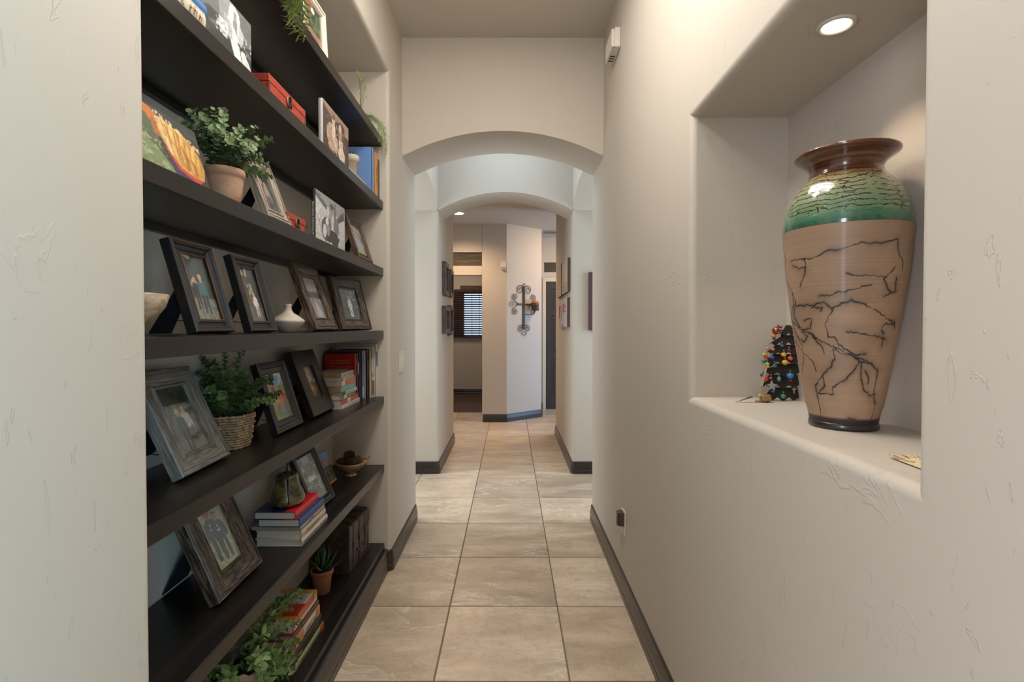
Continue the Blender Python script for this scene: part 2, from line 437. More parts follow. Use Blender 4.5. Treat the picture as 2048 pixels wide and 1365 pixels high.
# baseboards: moulded profile swept along plan lines
BP = [(0, 0), (.016, 0), (.016, .030), (.0138, .033), (.0138, .037), (.016, .041), (.0155, .058), (.012, .080), (.0095, .092), (.0105, .097), (.009, .104), (.005, .110), (0, .110)]
def baseboard(name, pts, side, mat=None, h=1.0):
    """pts: plan polyline on the wall face; side=+1 trim sits on the left of travel"""
    g = G(); n = len(BP); P = []
    for x, y in pts:
        if not P or (P[-1]-Vector((x, y))).length > 1e-4: P.append(Vector((x, y)))
    m = len(P)
    rings = []
    for i, p in enumerate(P):
        d0 = (P[i]-P[i-1]).normalized() if i else None
        d1 = (P[i+1]-P[i]).normalized() if i < m-1 else None
        if d0 is None: d0 = d1
        if d1 is None: d1 = d0
        n0 = Vector((-d0.y, d0.x))*side; n1 = Vector((-d1.y, d1.x))*side
        nn = (n0+n1).normalized(); k = 1/max(.3, nn.dot(n0))
        rings.append([(p.x+nn.x*u*k, p.y+nn.y*u*k, z*h) for u, z in BP])
    vs = [q for r in rings for q in r]; fs = []
    for i in range(m-1):
        for k in range(n): k2 = (k+1) % n; fs.append((i*n+k, i*n+k2, (i+1)*n+k2, (i+1)*n+k))
    fs.append(tuple(range(n))); fs.append(tuple((m-1)*n+k for k in range(n))[::-1])
    g.add(vs, fs); return struct(name, g, mat or M['trim'])
def rnd(cx, cy, r, a0, a1, n=5): return [(cx+r*math.cos(math.radians(a0+(a1-a0)*i/n)), cy+r*math.sin(math.radians(a0+(a1-a0)*i/n))) for i in range(n+1)]
R_ = .02
baseboard('baseboard_right', [(XR, -.6), (XR, Y1B-R_)]+rnd(XR+R_, Y1B-R_, R_, 180, 90)+[(2.2, Y1B)], 1)
baseboard('baseboard_left', [(-.70, SHELF_Y1)]+rnd(XL-R_, SHELF_Y1+R_, R_, -90, 0)+[(XL, Y1B-R_)]+rnd(XL-R_, Y1B-R_, R_, 0, 90)+[(-2.3, Y1B)], -1)
baseboard('baseboard_left_near', [(XL, -.6), (XL, SHELF_Y0-R_)]+rnd(XL-R_, SHELF_Y0-R_, R_, 0, 90)+[(-.672, SHELF_Y0)], -1)
baseboard('baseboard_left_pillar', [(-2.3, Y2), (XL-R_, Y2)]+rnd(XL-R_, Y2+R_, R_, -90, 0)+[(XL, YLE-R_)]+rnd(XL-R_, YLE-R_, R_, 0, 90)+[(-2.8, YLE)], -1)
baseboard('baseboard_right_pillar', [(2.2, Y2), (XR+R_, Y2)]+rnd(XR+R_, Y2+R_, R_, 270, 180)+[(XR, YRE-R_)]+rnd(XR+R_, YRE-R_, R_, 180, 90)+[(2.8, YRE)], 1)
baseboard('baseboard_far_angled', [(JX+.012, FY), (-.052, FY), (AX-.01, AY-.009), (AX, AY+.01), (AX, DY)], -1)
baseboard('baseboard_far_right', [(AX, DY), (DXL-.02, DY)], -1)
baseboard('baseboard_far_room', [(-3.2, RY), (.4, RY)], -1)
# ------------------------------------------------------------------ alcove shelves
SZ = [2.33, 1.995, 1.638, 1.303, .947, .577, .15]
S1, S2, S3, S4, S5, S6, S7 = SZ
names = ['topmost dark wood alcove shelf, above the red lacquer chest', 'second dark wood alcove shelf from the top, carrying the long red chest',
 'third dark wood alcove shelf from the top, carrying the yellow flower painting', 'dark wood alcove shelf at eye level carrying four photo frames and a white vase',
 'dark wood alcove shelf carrying the woven basket plant and grey frame', 'dark wood alcove shelf carrying the pear and pinecone bowl', 'lowest dark wood alcove shelf at the floor with moulded base']
XF = -.683
for z, nm in zip(SZ, names):
    th = .042 if z > .2 else .032
    o = thing('shelf', nm, 'shelf', (0, 0, z), group='dark wood shelves of the alcove')
    part('board', G().box(SHELF_XB+.001, SHELF_Y0+.001, -th, XF, SHELF_Y1-.001, 0), M['espresso'], o, bevel=.0025, seg=2)
    if z > .2: part('back_cleat', G().box(SHELF_XB+.001, SHELF_Y0+.001, -th-.018, SHELF_XB+.02, SHELF_Y1-.001, -th), M['espresso'], o)
    else:
        part('plinth', G().box(SHELF_XB+.001, SHELF_Y0+.001, -z+.0005, -.6765, SHELF_Y1-.001, -th), M['espresso'], o)
        n = len(BP); g = G(); vs = []
        for y in (SHELF_Y0+.002, SHELF_Y1-.002): vs += [(-.6765+u*1.1, y, zz*1.07-z+.0005) for u, zz in BP]
        g.add(vs, [(k, (k+1) % n, n+(k+1) % n, n+k) for k in range(n)]+[tuple(range(n)), tuple(range(n, 2*n))[::-1]])
        part('base_moulding', g, M['trim'], o)

# ------------------------------------------------------------------ printed pictures as coloured point grids
def vcol_mat(name, rough=.3, coat=.4, spec=.5):
    m = NT(name); a = m.node('ShaderNodeVertexColor'); a.layer_name = 'Col'; m.link(a.outputs[0], m.b.inputs['Base Color'])
    m.set(Roughness=rough, Coat_Weight=coat, Coat_Roughness=.08); m.b.inputs['Specular IOR Level'].default_value = spec
    return m.m
M['photo'] = vcol_mat('glossy_photo_print'); M['print'] = vcol_mat('matt_printed_cover', .5, .1)
M['canvas'] = vcol_mat('painted_canvas', .6, .0)
def srgb2lin(a):
    a = np.clip(a, 0, 1); return np.where(a <= .04045, a/12.92, ((a+.055)/1.055)**2.4)
def hexc(c): return np.array([int(c[i:i+2], 16)/255 for i in (0, 2, 4)])
def smooth_noise(h, w, k):
    a = rng.rand(k+2, k+2); yy = np.linspace(0, k, h); xx = np.linspace(0, k, w)
    yi = yy.astype(int); xi = xx.astype(int); fy = (yy-yi)[:, None]; fx = (xx-xi)[None]
    fy = fy*fy*(3-2*fy); fx = fx*fx*(3-2*fx)
    A = a[yi][:, xi]; B = a[yi][:, xi+1]; C_ = a[yi+1][:, xi]; D = a[yi+1][:, xi+1]
    return A*(1-fy)*(1-fx)+B*(1-fy)*fx+C_*fy*(1-fx)+D*fy*fx
class Pic:
    """a tiny painter: x,y in 0..1 with y up"""
    def __init__(s, w, h, c='888888', res=64):
        k = res/max(w, h); s.nx = max(8, int(w*k)); s.ny = max(8, int(h*k)); s.w, s.h = w, h
        s.a = np.zeros((s.ny, s.nx, 3))+hexc(c)
        s.Y, s.X = np.meshgrid(np.linspace(1, 0, s.ny), np.linspace(0, 1, s.nx), indexing='ij')
        s.asp = w/h
    def put(s, m, c, al=1.0):
        c = hexc(c) if isinstance(c, str) else np.array(c); m = (m.astype(float)*al)[..., None]; s.a = s.a*(1-m)+c*m; return s
    def rect(s, x0, y0, x1, y1, c, al=1.0): return s.put((s.X >= x0) & (s.X <= x1) & (s.Y >= y0) & (s.Y <= y1), c, al)
    def ell(s, cx, cy, rx, ry, c, ang=0, al=1.0):
        dx = (s.X-cx)*s.asp; dy = s.Y-cy; a = math.radians(ang); u = dx*math.cos(a)+dy*math.sin(a); v = -dx*math.sin(a)+dy*math.cos(a)
        return s.put((u/(rx*s.asp))**2+(v/ry)**2 <= 1, c, al)
    def poly(s, pts, c, al=1.0):
        ins = np.zeros(s.X.shape, bool); n = len(pts)
        for i in range(n):
            (x1, y1), (x2, y2) = pts[i], pts[(i+1) % n]
            if y1 == y2: continue
            cnd = ((s.Y > y1) != (s.Y > y2)) & (s.X < (x2-x1)*(s.Y-y1)/(y2-y1)+x1); ins ^= cnd
        return s.put(ins, c, al)
    def mott(s, c, k=8, th=.55, al=.7, x0=0, y0=0, x1=1, y1=1):
        n = smooth_noise(s.ny, s.nx, k)*.65+smooth_noise(s.ny, s.nx, k*3)*.35
        return s.put((n > th) & (s.X >= x0) & (s.X <= x1) & (s.Y >= y0) & (s.Y <= y1), c, al)
    def grain(s, amt=.08, k=22):
        n = smooth_noise(s.ny, s.nx, k)-.5+(rng.rand(s.ny, s.nx)-.5)*.6; s.a = np.clip(s.a*(1+amt*2*n[..., None]), 0, 1); return s
    def person(s, cx, foot, ht, shirt, pants, skin='c79a80', hair='4a3020', wide=1.0, dress=False):
        k = ht; w = .17*k/s.asp*wide
        if dress: s.poly([(cx-w*.8, foot+.12*k), (cx+w*.8, foot+.12*k), (cx+w*.35, foot+.55*k), (cx-w*.35, foot+.55*k)], pants)
        for d in (-1, 1): s.poly([(cx+d*w*.42-w*.22, foot), (cx+d*w*.42+w*.22, foot), (cx+d*w*.35+w*.3, foot+.5*k), (cx+d*w*.35-w*.3, foot+.5*k)], skin if dress else pants)
        s.ell(cx, foot+.64*k, w*.78, .2*k, shirt)
        for d in (-1, 1): s.ell(cx+d*w*.75, foot+.6*k, w*.24, .19*k, shirt, d*8)
        s.rect(cx-w*.18, foot+.8*k, cx+w*.18, foot+.87*k, skin)
        s.ell(cx, foot+.925*k, w*.40, .085*k, hair); s.ell(cx, foot+.905*k, w*.34, .075*k, skin)
        return s
    def bw(s): s.a = np.repeat((s.a@np.array([.3, .59, .11]))[..., None], 3, 2); return s
    def mesh(s, name='photo', cyl=None):
        ny, nx = s.ny, s.nx
        xs = np.linspace(-s.w/2, s.w/2, nx); zs = np.linspace(s.h, 0, ny)
        Z, X = np.meshgrid(zs, xs, indexing='ij')
        co = np.stack([X, np.zeros_like(X), Z], -1).reshape(-1, 3)
        i = np.arange((ny-1)*(nx-1)); r = i//(nx-1); c = i % (nx-1); b = r*nx+c
        F = np.stack([b, b+nx, b+nx+1, b+1], -1)
        me = bpy.data.meshes.new(name); me.from_pydata(co.tolist(), [], F.tolist())
        at = me.color_attributes.new('Col', 'FLOAT_COLOR', 'POINT')
        rgba = np.ones((ny*nx, 4)); rgba[:, :3] = srgb2lin(s.a).reshape(-1, 3); at.data.foreach_set('color', rgba.ravel())
        return me

# lettering
_tc = {}
def lettering(txt, w, h, mat, parent, mtx, name='lettering', italic=0.0, stretch=True, label=None):
    if txt == '~':          # print too small to read in the photograph: only its strokes
        g = G(); x = -w/2; n = 0; r = random.Random(int(w*1e5))
        while x < w/2-h*.3:
            cw = h*r.uniform(.28, .62); hh = h*r.uniform(.62, 1); y0 = -h/2
            if r.random() < .55: g.box(x, y0, 0, x+h*.14, y0+hh, .0002).box(x+cw*.55, y0, 0, x+cw*.55+h*.13, y0+hh*.8, .0002).box(x, y0+hh*.5, 0, x+cw*.6, y0+hh*.5+h*.13, .0002)
            else: g.box(x, y0, 0, x+h*.14, y0+hh, .0002).box(x, y0, 0, x+cw, y0+h*.13, .0002).box(x, y0+hh-h*.13, 0, x+cw*.8, y0+hh, .0002)
            x += cw+h*.22; n += 1
            if r.random() < .16: x += h*.5
        return part(name, g, mat, parent, mtx=mtx)
    cu = bpy.data.curves.new('txt', 'FONT'); cu.body = txt; cu.align_x = 'CENTER'; cu.align_y = 'CENTER'; cu.shear = italic; cu.resolution_u = 2
    ob = bpy.data.objects.new('txt', cu); COL.objects.link(ob)
    me = bpy.data.meshes.new_from_object(ob.evaluated_get(bpy.context.evaluated_depsgraph_get()))
    bpy.data.objects.remove(ob); me.name = name
    if len(me.vertices):
        co = np.zeros(len(me.vertices)*3); me.vertices.foreach_get('co', co); co = co.reshape(-1, 3)
        lo = co.min(0); hi = co.max(0); c = (lo+hi)/2; sz = hi-lo
        sx = w/max(sz[0], 1e-6); sy = h/max(sz[1], 1e-6)
        if not stretch: sx = sy = min(sx, sy)
        co = (co-c)*np.array([sx, sy, 1]); me.vertices.foreach_set('co', co.ravel()); me.update()
    me.materials.clear(); me.materials.append(mat)
    o = link_obj(name, me, None, parent, mtx)
    if label: o['label'] = label
    return o

# ------------------------------------------------------------------ picture frames
def glass_mat():
    m = bpy.data.materials.new('picture_glass'); m.use_nodes = True; t = m.node_tree; t.nodes.clear()
    o = t.nodes.new('ShaderNodeOutputMaterial'); mx = t.nodes.new('ShaderNodeMixShader'); tr = t.nodes.new('ShaderNodeBsdfTransparent')
    gl = t.nodes.new('ShaderNodeBsdfGlossy'); gl.inputs['Roughness'].default_value = .04; lw = t.nodes.new('ShaderNodeLayerWeight'); lw.inputs[0].default_value = .5
    pw = t.nodes.new('ShaderNodeMath'); pw.operation = 'POWER'; pw.inputs[1].default_value = 4.0
    mul = t.nodes.new('ShaderNodeMath'); mul.operation = 'MULTIPLY_ADD'; mul.inputs[1].default_value = .5; mul.inputs[2].default_value = .012
    t.links.new(lw.outputs['Facing'], pw.inputs[0]); t.links.new(pw.outputs[0], mul.inputs[0]); t.links.new(mul.outputs[0], mx.inputs[0]); t.links.new(tr.outputs[0], mx.inputs[1]); t.links.new(gl.outputs[0], mx.inputs[2]); t.links.new(mx.outputs[0], o.inputs[0])
    return m
M['glass'] = glass_mat()
def sweep_mat(name, dark, light, rough=.4, su=9, sv=160, lo=.4, hi=.62, bump=.0006, coat=0.0):
    m = NT(name); v = m.coord('UV', scale=(su, sv, 1)); n = m.noise(v, 1.0, 5, .65, .3)
    f = m.ramp(n, [(lo, 0), (hi, 1)]); m.color(m.mix(f, dark, light)); m.set(Roughness=rough, Coat_Weight=coat); m.bump(n, bump, .6); return m.m
M['f_black'] = sweep_mat('satin_black_frame_paint', (.008, .007, .008), (.016, .015, .016), .33, bump=.0002)
M['f_copper'] = plain((.20, .085, .035), .35, .5, name='copper_edge')
M['f_bronze'] = sweep_mat('brushed_bronze_frame', (.012, .009, .007), (.20, .135, .085), .45, 14, 230, .44, .66)
M['f_grey'] = sweep_mat('weathered_grey_frame', (.090, .078, .064), (.25, .222, .185), .6, 16, 200, .38, .66)
M['f_silver'] = sweep_mat('weathered_frame_edge', (.12, .11, .10), (.24, .225, .205), .5, 16, 200, .4, .6)
M['f_espresso'] = sweep_mat('espresso_frame', (.010, .007, .006), (.028, .019, .017), .33, 12, 120)
M['f_pale'] = sweep_mat('whitewashed_oak_frame', (.17, .14, .105), (.40, .35, .27), .6, 14, 200, .38, .62)
M['f_brown'] = sweep_mat('rustic_brown_frame', (.030, .018, .010), (.13, .08, .045), .45, 12, 170, .4, .66)
M['f_cream'] = plain((.62, .54, .44), .5, name='cream_painted_frame')
M['f_dshadow'] = sweep_mat('charcoal_brown_shadowbox', (.05, .035, .03), (.11, .08, .07), .5, 10, 120)
M['velvet'] = plain((.006, .006, .012), .8, name='black_easel_backing')
def sweep_rect(w, h, prof, d0=0.0):
    """closed moulding profile [(inset, y)] mitred round a w x h rectangle whose bottom is z=0; returns mesh with UVs"""
    n = len(prof); vs = []; uvs = []; fs = []
    for u, y in prof:
        vs += [(-w/2+u, y, u), (w/2-u, y, u), (w/2-u, y, h-u), (-w/2+u, y, h-u)]
    L = [0]
    for i in range(n): a, b = prof[i], prof[(i+1) % n]; L.append(L[-1]+math.hypot(a[0]-b[0], a[1]-b[1]))
    side = [w, h, w, h]
    for i in range(n):
        j = (i+1) % n
        for c in range(4):
            e = (c+1) % 4; fs.append((i*4+c, i*4+e, j*4+e, j*4+c))
            o = c*3.7; uvs += [(o, L[i]), (o+side[c], L[i]), (o+side[c], L[i+1]), (o, L[i+1])]
    me = bpy.data.meshes.new('moulding'); me.from_pydata(vs, [], fs); uvl = me.uv_layers.new(name='UVMap')
    uvl.data.foreach_set('uv', [x for p in uvs for x in p]); return me
PROF = {
 'cove': lambda m, d: [(0, d), (0, .004), (.003, 0), (.008, 0), (.010, .003), (.012, .0075), (m*.6, .011), (m-.008, .0095), (m-.006, .006), (m-.0035, .006), (m-.003, .013), (m-.003, d)],
 'stepped': lambda m, d: [(0, d), (0, .003), (.002, 0), (.006, 0), (.0065, .004), (.011, .004), (.013, .0015), (m*.5, .003), (m*.62, .007), (m*.8, .008), (m-.007, .005), (m-.004, .0035), (m-.001, .005), (m, .013), (m, d)],
 'slope': lambda m, d: [(0, d), (0, .004), (.003, 0), (.010, 0), (.012, .004), (.020, .004), (.023, .008), (m-.006, .012), (m-.004, .009), (m-.001, .010), (m, .016), (m, d)],
 'flat': lambda m, d: [(0, d), (0, .003), (.003, 0), (m-.002, 0), (m, .002), (m, .013), (m, d)],
 'shadow': lambda m, d: [(0, d), (0, .0), (m, 0), (m, d-.004), (m, d)],
}
def picture_frame(label, A, B, h, lean, zs, m, d, style, mat, pic, lip=None, stand=True, name='picture_frame', side_mat=None, group=None, base_x=None):
    """A,B: plan points (x,y) of the front lower corners, left and right as seen from the hall"""
    A = Vector(A); B = Vector(B); w = (B-A).length; u = (B-A).normalized(); th = math.radians(lean)
    rz = math.atan2(u.y, u.x); raise_ = d*math.sin(th)+.0018
    c = (A+B)/2
    o = thing(name, label, 'picture frame', (c.x, c.y, zs+raise_), (-th, 0, rz), group)
    part('moulding', sweep_rect(w, h, PROF[style](m, d)), mat, o)
    if lip is not None:
        part('inner_edge', sweep_rect(w, h, [(m-.0022, .0058), (m-.0010, .0050), (m, .0058), (m, .0075), (m-.002, .0075)]), lip, o)
        part('outer_edge', sweep_rect(w, h, [(.0022, -.0002), (.0029, -.0006), (.0036, -.0002), (.0036, .0004), (.0022, .0012)]), lip, o)
    if side_mat is not None:
        part('outer_edge', sweep_rect(w, h, [(-.0008, d), (-.0008, .003), (.0022, -.0004), (.003, .0002), (0, .0045), (.0003, d)]), side_mat, o)
    iw, ih = w-2*m+.002, h-2*m+.002
    me = pic(iw, ih).mesh()
    part('photo', me, M['photo'], o, mtx=Matrix.Translation((0, .0125, m-.001)))
    part('glass', G().box(-iw/2, .0098, m-.001, iw/2, .0112, m-.001+ih), M['glass'], o)
    part('backing', G().box(-w/2+m*.6, d-.004, m*.6, w/2-m*.6, d+.0005, h-m*.6), M['velvet'], o)
    if stand:
        hy, hz = d+.001, h*.66; ct, st = math.cos(th), math.sin(th)
        Yt = hy*ct+hz*st; Zf = -raise_+.004; Yf = Yt+min(.085, h*.33)
        ly, lz = Yf*ct-Zf*st, Yf*st+Zf*ct
        a = Vector((0, hy, hz)); b = Vector((0, ly, lz)); dv = (b-a).normalized(); nrm = Vector((0, dv.z, -dv.y)); t = .0035
        g = G(); wt, wb = w*.14, w*.24
        vs = []
        for s_ in (-1, 1):
            off = nrm*t*.5*s_
            vs += [a+Vector((-wt, 0, 0))+off, a+Vector((wt, 0, 0))+off, b+Vector((wb, 0, 0))+off, b+Vector((-wb, 0, 0))+off]
        vs = [v+(Vector((0, .0, 0))) for v in vs]
        g.add(vs, [(0,1,2,3),(7,6,5,4),(0,4,5,1),(1,5,6,2),(2,6,7,3),(3,7,4,0)])
        part('easel_back', g, M['velvet'], o)
        part('ribbon', G().tube([(0, d+.001, h*.12), b*.75+a*.25], .0012, 5), M['velvet'], o)
    return o

# ------------------------------------------------------------------ books
def pages_mat(name, c):
    m = NT(name); v = m.coord('Object', scale=(1, 1, 900)); n = m.noise(v, 1.0, 2); b = lin(c)
    m.color(m.mix(n, tuple(x*.72 for x in b), b)); m.set(Roughness=.8); return m.m
M['pages'] = pages_mat('white_page_block', 'c9c0b4'); M['pages_tan'] = pages_mat('tan_page_block', 'a88c6c'); M['pages_grey'] = pages_mat('grey_page_block', '9a928a')
def book(label, mtx, W, L, T, cover, pages='pages', hard=True, group=None, spine=None, texts=(), bands=(), name='book', top=None):
    """local: spine at x=0 facing +x, body to x=-W, length y 0..L, thickness z 0..T"""
    o = thing(name, label, 'book', mtx=mtx, group=group)
    bt = .0026 if hard else .0006; ov = .003 if hard else .0003
    sp = cover if spine is None else spine
    part('cover', G().box(-W, 0, 0, -.004, L, bt).box(-W, 0, T-bt, -.004, L, T), plain(cover, .42, coat=.15), o)
    g = G(); k = 6 if hard else 2; pr = []
    bulge = .0035 if hard else .0008
    for i in range(k+1):
        a = i/k; pr.append((-.001-.003*0+bulge*math.sin(PI*a)-.0025, T*a))
    poly = [(x, z) for x, z in pr]+[(x-.0026 if hard else x-.0012, z) for x, z in reversed(pr)]
    vs = [(x, y, z) for y in (0, L) for x, z in poly]; n = len(poly)
    g.add(vs, [(i, (i+1) % n, n+(i+1) % n, n+i) for i in range(n)]+[tuple(range(n))[::-1], tuple(range(n, 2*n))], False)
    g.box(-.0045, 0, 0, -.0022, L, bt).box(-.0045, 0, T-bt, -.0022, L, T)
    part('spine', g, plain(sp, .42, coat=.15), o)
    part('page_block', G().box(-W+ov, ov, bt, -.0035-(.001 if hard else 0), L-ov, T-bt), M[pages], o)
    for (a, b_, c, wrap) in bands:     # coloured bands on the spine, printed a..b along the length
        q = G().box(.0010 if hard else -.0013, L*a, T*.04, .0014 if hard else -.0012, L*b_, T*.96)
        part('printed_band', q, plain(c, .42), o)
    for tx in texts:
        s_, y0, y1, col, hz = tx[:5]; flip = tx[5] if len(tx) > 5 else False
        mm = basis((.0018 if hard else -.001, L*(y0+y1)/2, T/2), (0, 1, 0), (0, 0, 1)) if not flip else basis((.0018 if hard else -.001, L*(y0+y1)/2, T/2), (0, -1, 0), (0, 0, -1))
        lettering(s_, L*(y1-y0), T*hz, plain(col, .5), o, mm)
    return o
def lying(x, y, z, rz=0): return Matrix.Translation((x, y, z)) @ Matrix.Rotation(math.radians(rz), 4, 'Z')
def standing(x, y, z, rz=0):   # spine faces the hall, thickness runs back toward the camera
    return Matrix.Translation((x, y, z)) @ Matrix.Rotation(math.radians(rz), 4, 'Z') @ basis((0, 0, 0), (1, 0, 0), (0, 0, 1))

# ------------------------------------------------------------------ foliage
def leaf_mat(name, a, b, rough=.45, tr=.15):
    m = NT(name); oi = m.node('ShaderNodeObjectInfo'); v = m.coord('Object')
    m.color(m.mix(m.math('ADD', m.math('MULTIPLY', oi.outputs['Random'], .7), m.math('MULTIPLY', m.noise(v, 8, 2), .3)), a, b)); m.set(Roughness=rough)
    return m.m
def leaf_mesh(name, pts, mat, fold=.15, curl=.15):
    """pts: half outline [(x along, y half width)] of a unit leaf along +X; ~16 tris"""
    vs = []; fs = []
    for x, y in pts: z = -curl*x*x; vs += [(x, y, z+fold*y), (x, 0, z), (x, -y, z+fold*y)]
    for i in range(len(pts)-1):
        a = i*3; fs += [(a, a+1, a+4, a+3), (a+1, a+2, a+5, a+4)]
    me = bpy.data.meshes.new(name); me.from_pydata(vs, [], fs); me.materials.append(mat)
    me.polygons.foreach_set('use_smooth', [True]*len(fs)); return me
def orient(p, d, up, s, sx=1.0):
    d = Vector(d).normalized(); up = Vector(up); n = up-d*up.dot(d)
    n = n.normalized() if n.length > 1e-4 else d.orthogonal().normalized()
    y = n.cross(d); m = Matrix((d*s, y*s*sx, n*s)).transposed().to_4x4(); m.translation = Vector(p); return m
def leafy(parent, stems, mesh, size, step, pair=True, tilt=50, sx=1.0, start=.25, rnd_=random, stem_mat=None, r=.0012, limit=280, keep=None, taper=.45):
    """stems: list of point lists (parent-local); one stem part each, leaves as parts sharing one mesh"""
    cnt = 0; extra = G(); ev = [tuple(v.co) for v in mesh.vertices]; ef = [tuple(p.vertices) for p in mesh.polygons]
    for pts in stems:
        P = [Vector(p) for p in pts]
        so = part('stem', G().tube(P, [r*(1-.6*i/(len(P)-1)) for i in range(len(P))], 5), stem_mat, parent)
        seg = [(P[i+1]-P[i]).length for i in range(len(P)-1)]; T = sum(seg); s_ = T*start; k = 0
        while s_ <= T:
            q = s_; i = 0
            while i < len(seg)-1 and q > seg[i]: q -= seg[i]; i += 1
            p = P[i].lerp(P[i+1], min(1, q/seg[i])); t = (P[i+1]-P[i]).normalized()
            f = s_/T; sz = size*(1-taper*f)*rnd_.uniform(.8, 1.15); ph = k*PI/2+rnd_.uniform(-.4, .4)
            o1 = t.orthogonal().normalized(); o2 = t.cross(o1)
            for sgn in ((0, PI) if pair else (0,)):
                a = ph+sgn; out = o1*math.cos(a)+o2*math.sin(a); tl = math.radians(tilt+rnd_.uniform(-12, 12))
                d = out*math.sin(tl)+t*math.cos(tl)
                if keep is not None and not keep(parent.matrix_basis @ (p+d*sz)): continue
                if cnt >= limit:
                    extra.add(ev, ef, True, orient(p, d, t*.9-out*.3+Vector((0, 0, .5)), sz, sx)); continue
                link_obj('leaf', mesh, None, parent, orient(p, d, t*.9-out*.3+Vector((0, 0, .5)), sz, sx)); cnt += 1
            k += 1; s_ += step*rnd_.uniform(.85, 1.15)*(1-.35*f)
    if extra.v: part('foliage', extra, mesh.materials[0], parent, kind='stuff')
    return cnt
def arc_stem(base, az, reach, rise, droop=0.0, n=7, wob=.0):
    """stem leaving base at azimuth az (radians), ending reach away and rise up, sagging by droop"""
    out = []
    for i in range(n+1):
        t = i/n; r = reach*(t**1.25); z = rise*(1-(1-t)**1.6)-droop*t*t
        w = wob*math.sin(t*5+az*3)
        out.append((base[0]+r*math.cos(az)-w*math.sin(az), base[1]+r*math.sin(az)+w*math.cos(az), base[2]+z))
    return out
# ================================================================== pictures printed in the frames
def pic_couple(w, h):
    p = Pic(w, h, '1c241f', 64).mott('3a4038', 7, .55).mott('c9b39a', 10, .60, .9, 0, .62, .42, 1).rect(0, 0, 1, .34, '5a5a50').mott('8a8578', 16, .5, .6, 0, 0, 1, .34)
    p.ell(.3, .55, .13, .08, 'b58f78'); p.person(.32, .16, .52, '1c1f22', '22242a'); p.person(.58, .10, .62, '2f5a5c', '1d1f26', hair='c9a070'); return p.grain()
def pic_trees(w, h):
    p = Pic(w, h, '22261f', 60).mott('4a4638', 8, .5).mott('d0bba0', 9, .58, .9, 0, .5, .6, 1).rect(0, 0, 1, .28, '4b4f44')
    p.person(.42, .10, .50, '5a3a2c', '2a1f1a', wide=.9); p.person(.62, .10, .46, 'cfc6c0', 'b8a898'); return p.grain()
def pic_road(w, h):
    p = Pic(w, h, '9a9388', 56).rect(0, .62, 1, 1, 'b0a89c').rect(0, .5, 1, .64, '3b3a34').mott('22221e', 9, .5, .8, 0, .5, 1, .66).poly([(0, 0), (1, 0), (1, .3), (.55, .52), (.45, .52), (0, .35)], '7c7468')
    p.poly([(.35, 0), (.9, 0), (.55, .5), (.5, .5)], 'a8a196').person(.35, .42, .2, '222222', '1c1c1c'); return p.bw().grain(.12)
def pic_single(w, h):
    p = Pic(w, h, '2e2b28', 60).mott('5a544c', 9, .52).mott('c8bfb0', 12, .66, .8, .5, .4, 1, 1).rect(0, 0, 1, .25, '3a3632'); p.person(.5, .08, .72, 'c9c2b8', 'd8d0c4', wide=.9); return p.bw().grain(.12)
def pic_greens(w, h):
    p = Pic(w, h, '5d5b4e', 72).rect(0, .74, 1, 1, '18201a').mott('2d3a2c', 9, .5, .8, 0, .7, 1, 1).mott('7d7a68', 14, .5, .5, 0, 0, 1, .74)
    p.person(.62, .06, .66, 'b9b2aa', '5b5348', wide=1.05); p.person(.42, .04, .62, '34524a', '1c2228', hair='d0b080', wide=1.05); return p.grain()
def pic_pumpkins(w, h):
    p = Pic(w, h, '6f8a3c', 64).rect(0, .72, 1, 1, '6fa6cf').mott('e4e8ea', 6, .5, .9, 0, .74, 1, 1).rect(0, .55, .55, .78, 'a98a52').ell(.3, .66, .12, .07, '3a332a').mott('c8a040', 12, .55, .6, 0, .1, 1, .55).rect(.75, .0, 1, .5, '3d6a2c')
    p.person(.72, .06, .66, 'c65a30', '3a3328', skin='7a5238', hair='2a1c14', wide=1.1); p.person(.36, .06, .60, 'b08a2c', '4a5848', skin='8a5c40', hair='2a1c14', wide=1.1); p.person(.60, .04, .5, 'cf6248', '3f6fae', skin='b0806a'); return p.grain()
def pic_autumn(w, h):
    p = Pic(w, h, '4a3f30', 60).mott('8a6a40', 8, .5).mott('26301e', 8, .55, .8, .5, .5, 1, 1).mott('c8c0b0', 14, .62, .8, .1, .3, .9, .9)
    p.person(.36, .1, .5, 'b49a70', 'b8a070'); p.person(.6, .12, .58, '8d5a40', 'a08a60'); p.person(.5, .05, .38, 'c8a890', '6a5a48'); return p.grain()
def pic_soccer(w, h):
    p = Pic(w, h, '8d8d6c', 72).mott('a9a887', 20, .5, .7).mott('6f744c', 9, .58, .5)
    for cx, ft, ht in ((.38, .12, .84), (.62, .08, .80)):
        p.person(cx, ft, ht, '1b2233', '14161c', skin='8a5f4a', hair='2a201a', wide=1.25)
        p.ell(cx-.02, ft+.70*ht, .02, .018, 'd8d8d8').rect(cx-.08, ft+.60*ht, cx+.06, ft+.625*ht, 'c8ccd0')
    p.ell(.66, .58, .018, .02, 'd8a030').rect(.73, .34, .755, .58, '3a6fb0'); return p.grain()
def pic_crowd(w, h):
    p = Pic(w, h, '2c3a2c', 60).mott('5a6a4a', 9, .5).mott('c8cfc0', 15, .62, .8, 0, .15, 1, .8).rect(0, .05, .18, .22, '3f6fb0').rect(.2, 0, 1, .14, '6b6b66').rect(.3, .82, .7, 1, '6a8f98')
    for x in (.3, .42, .54, .66): p.person(x, .3, .28, 'd8d8d0', '30303a')
    return p.grain()
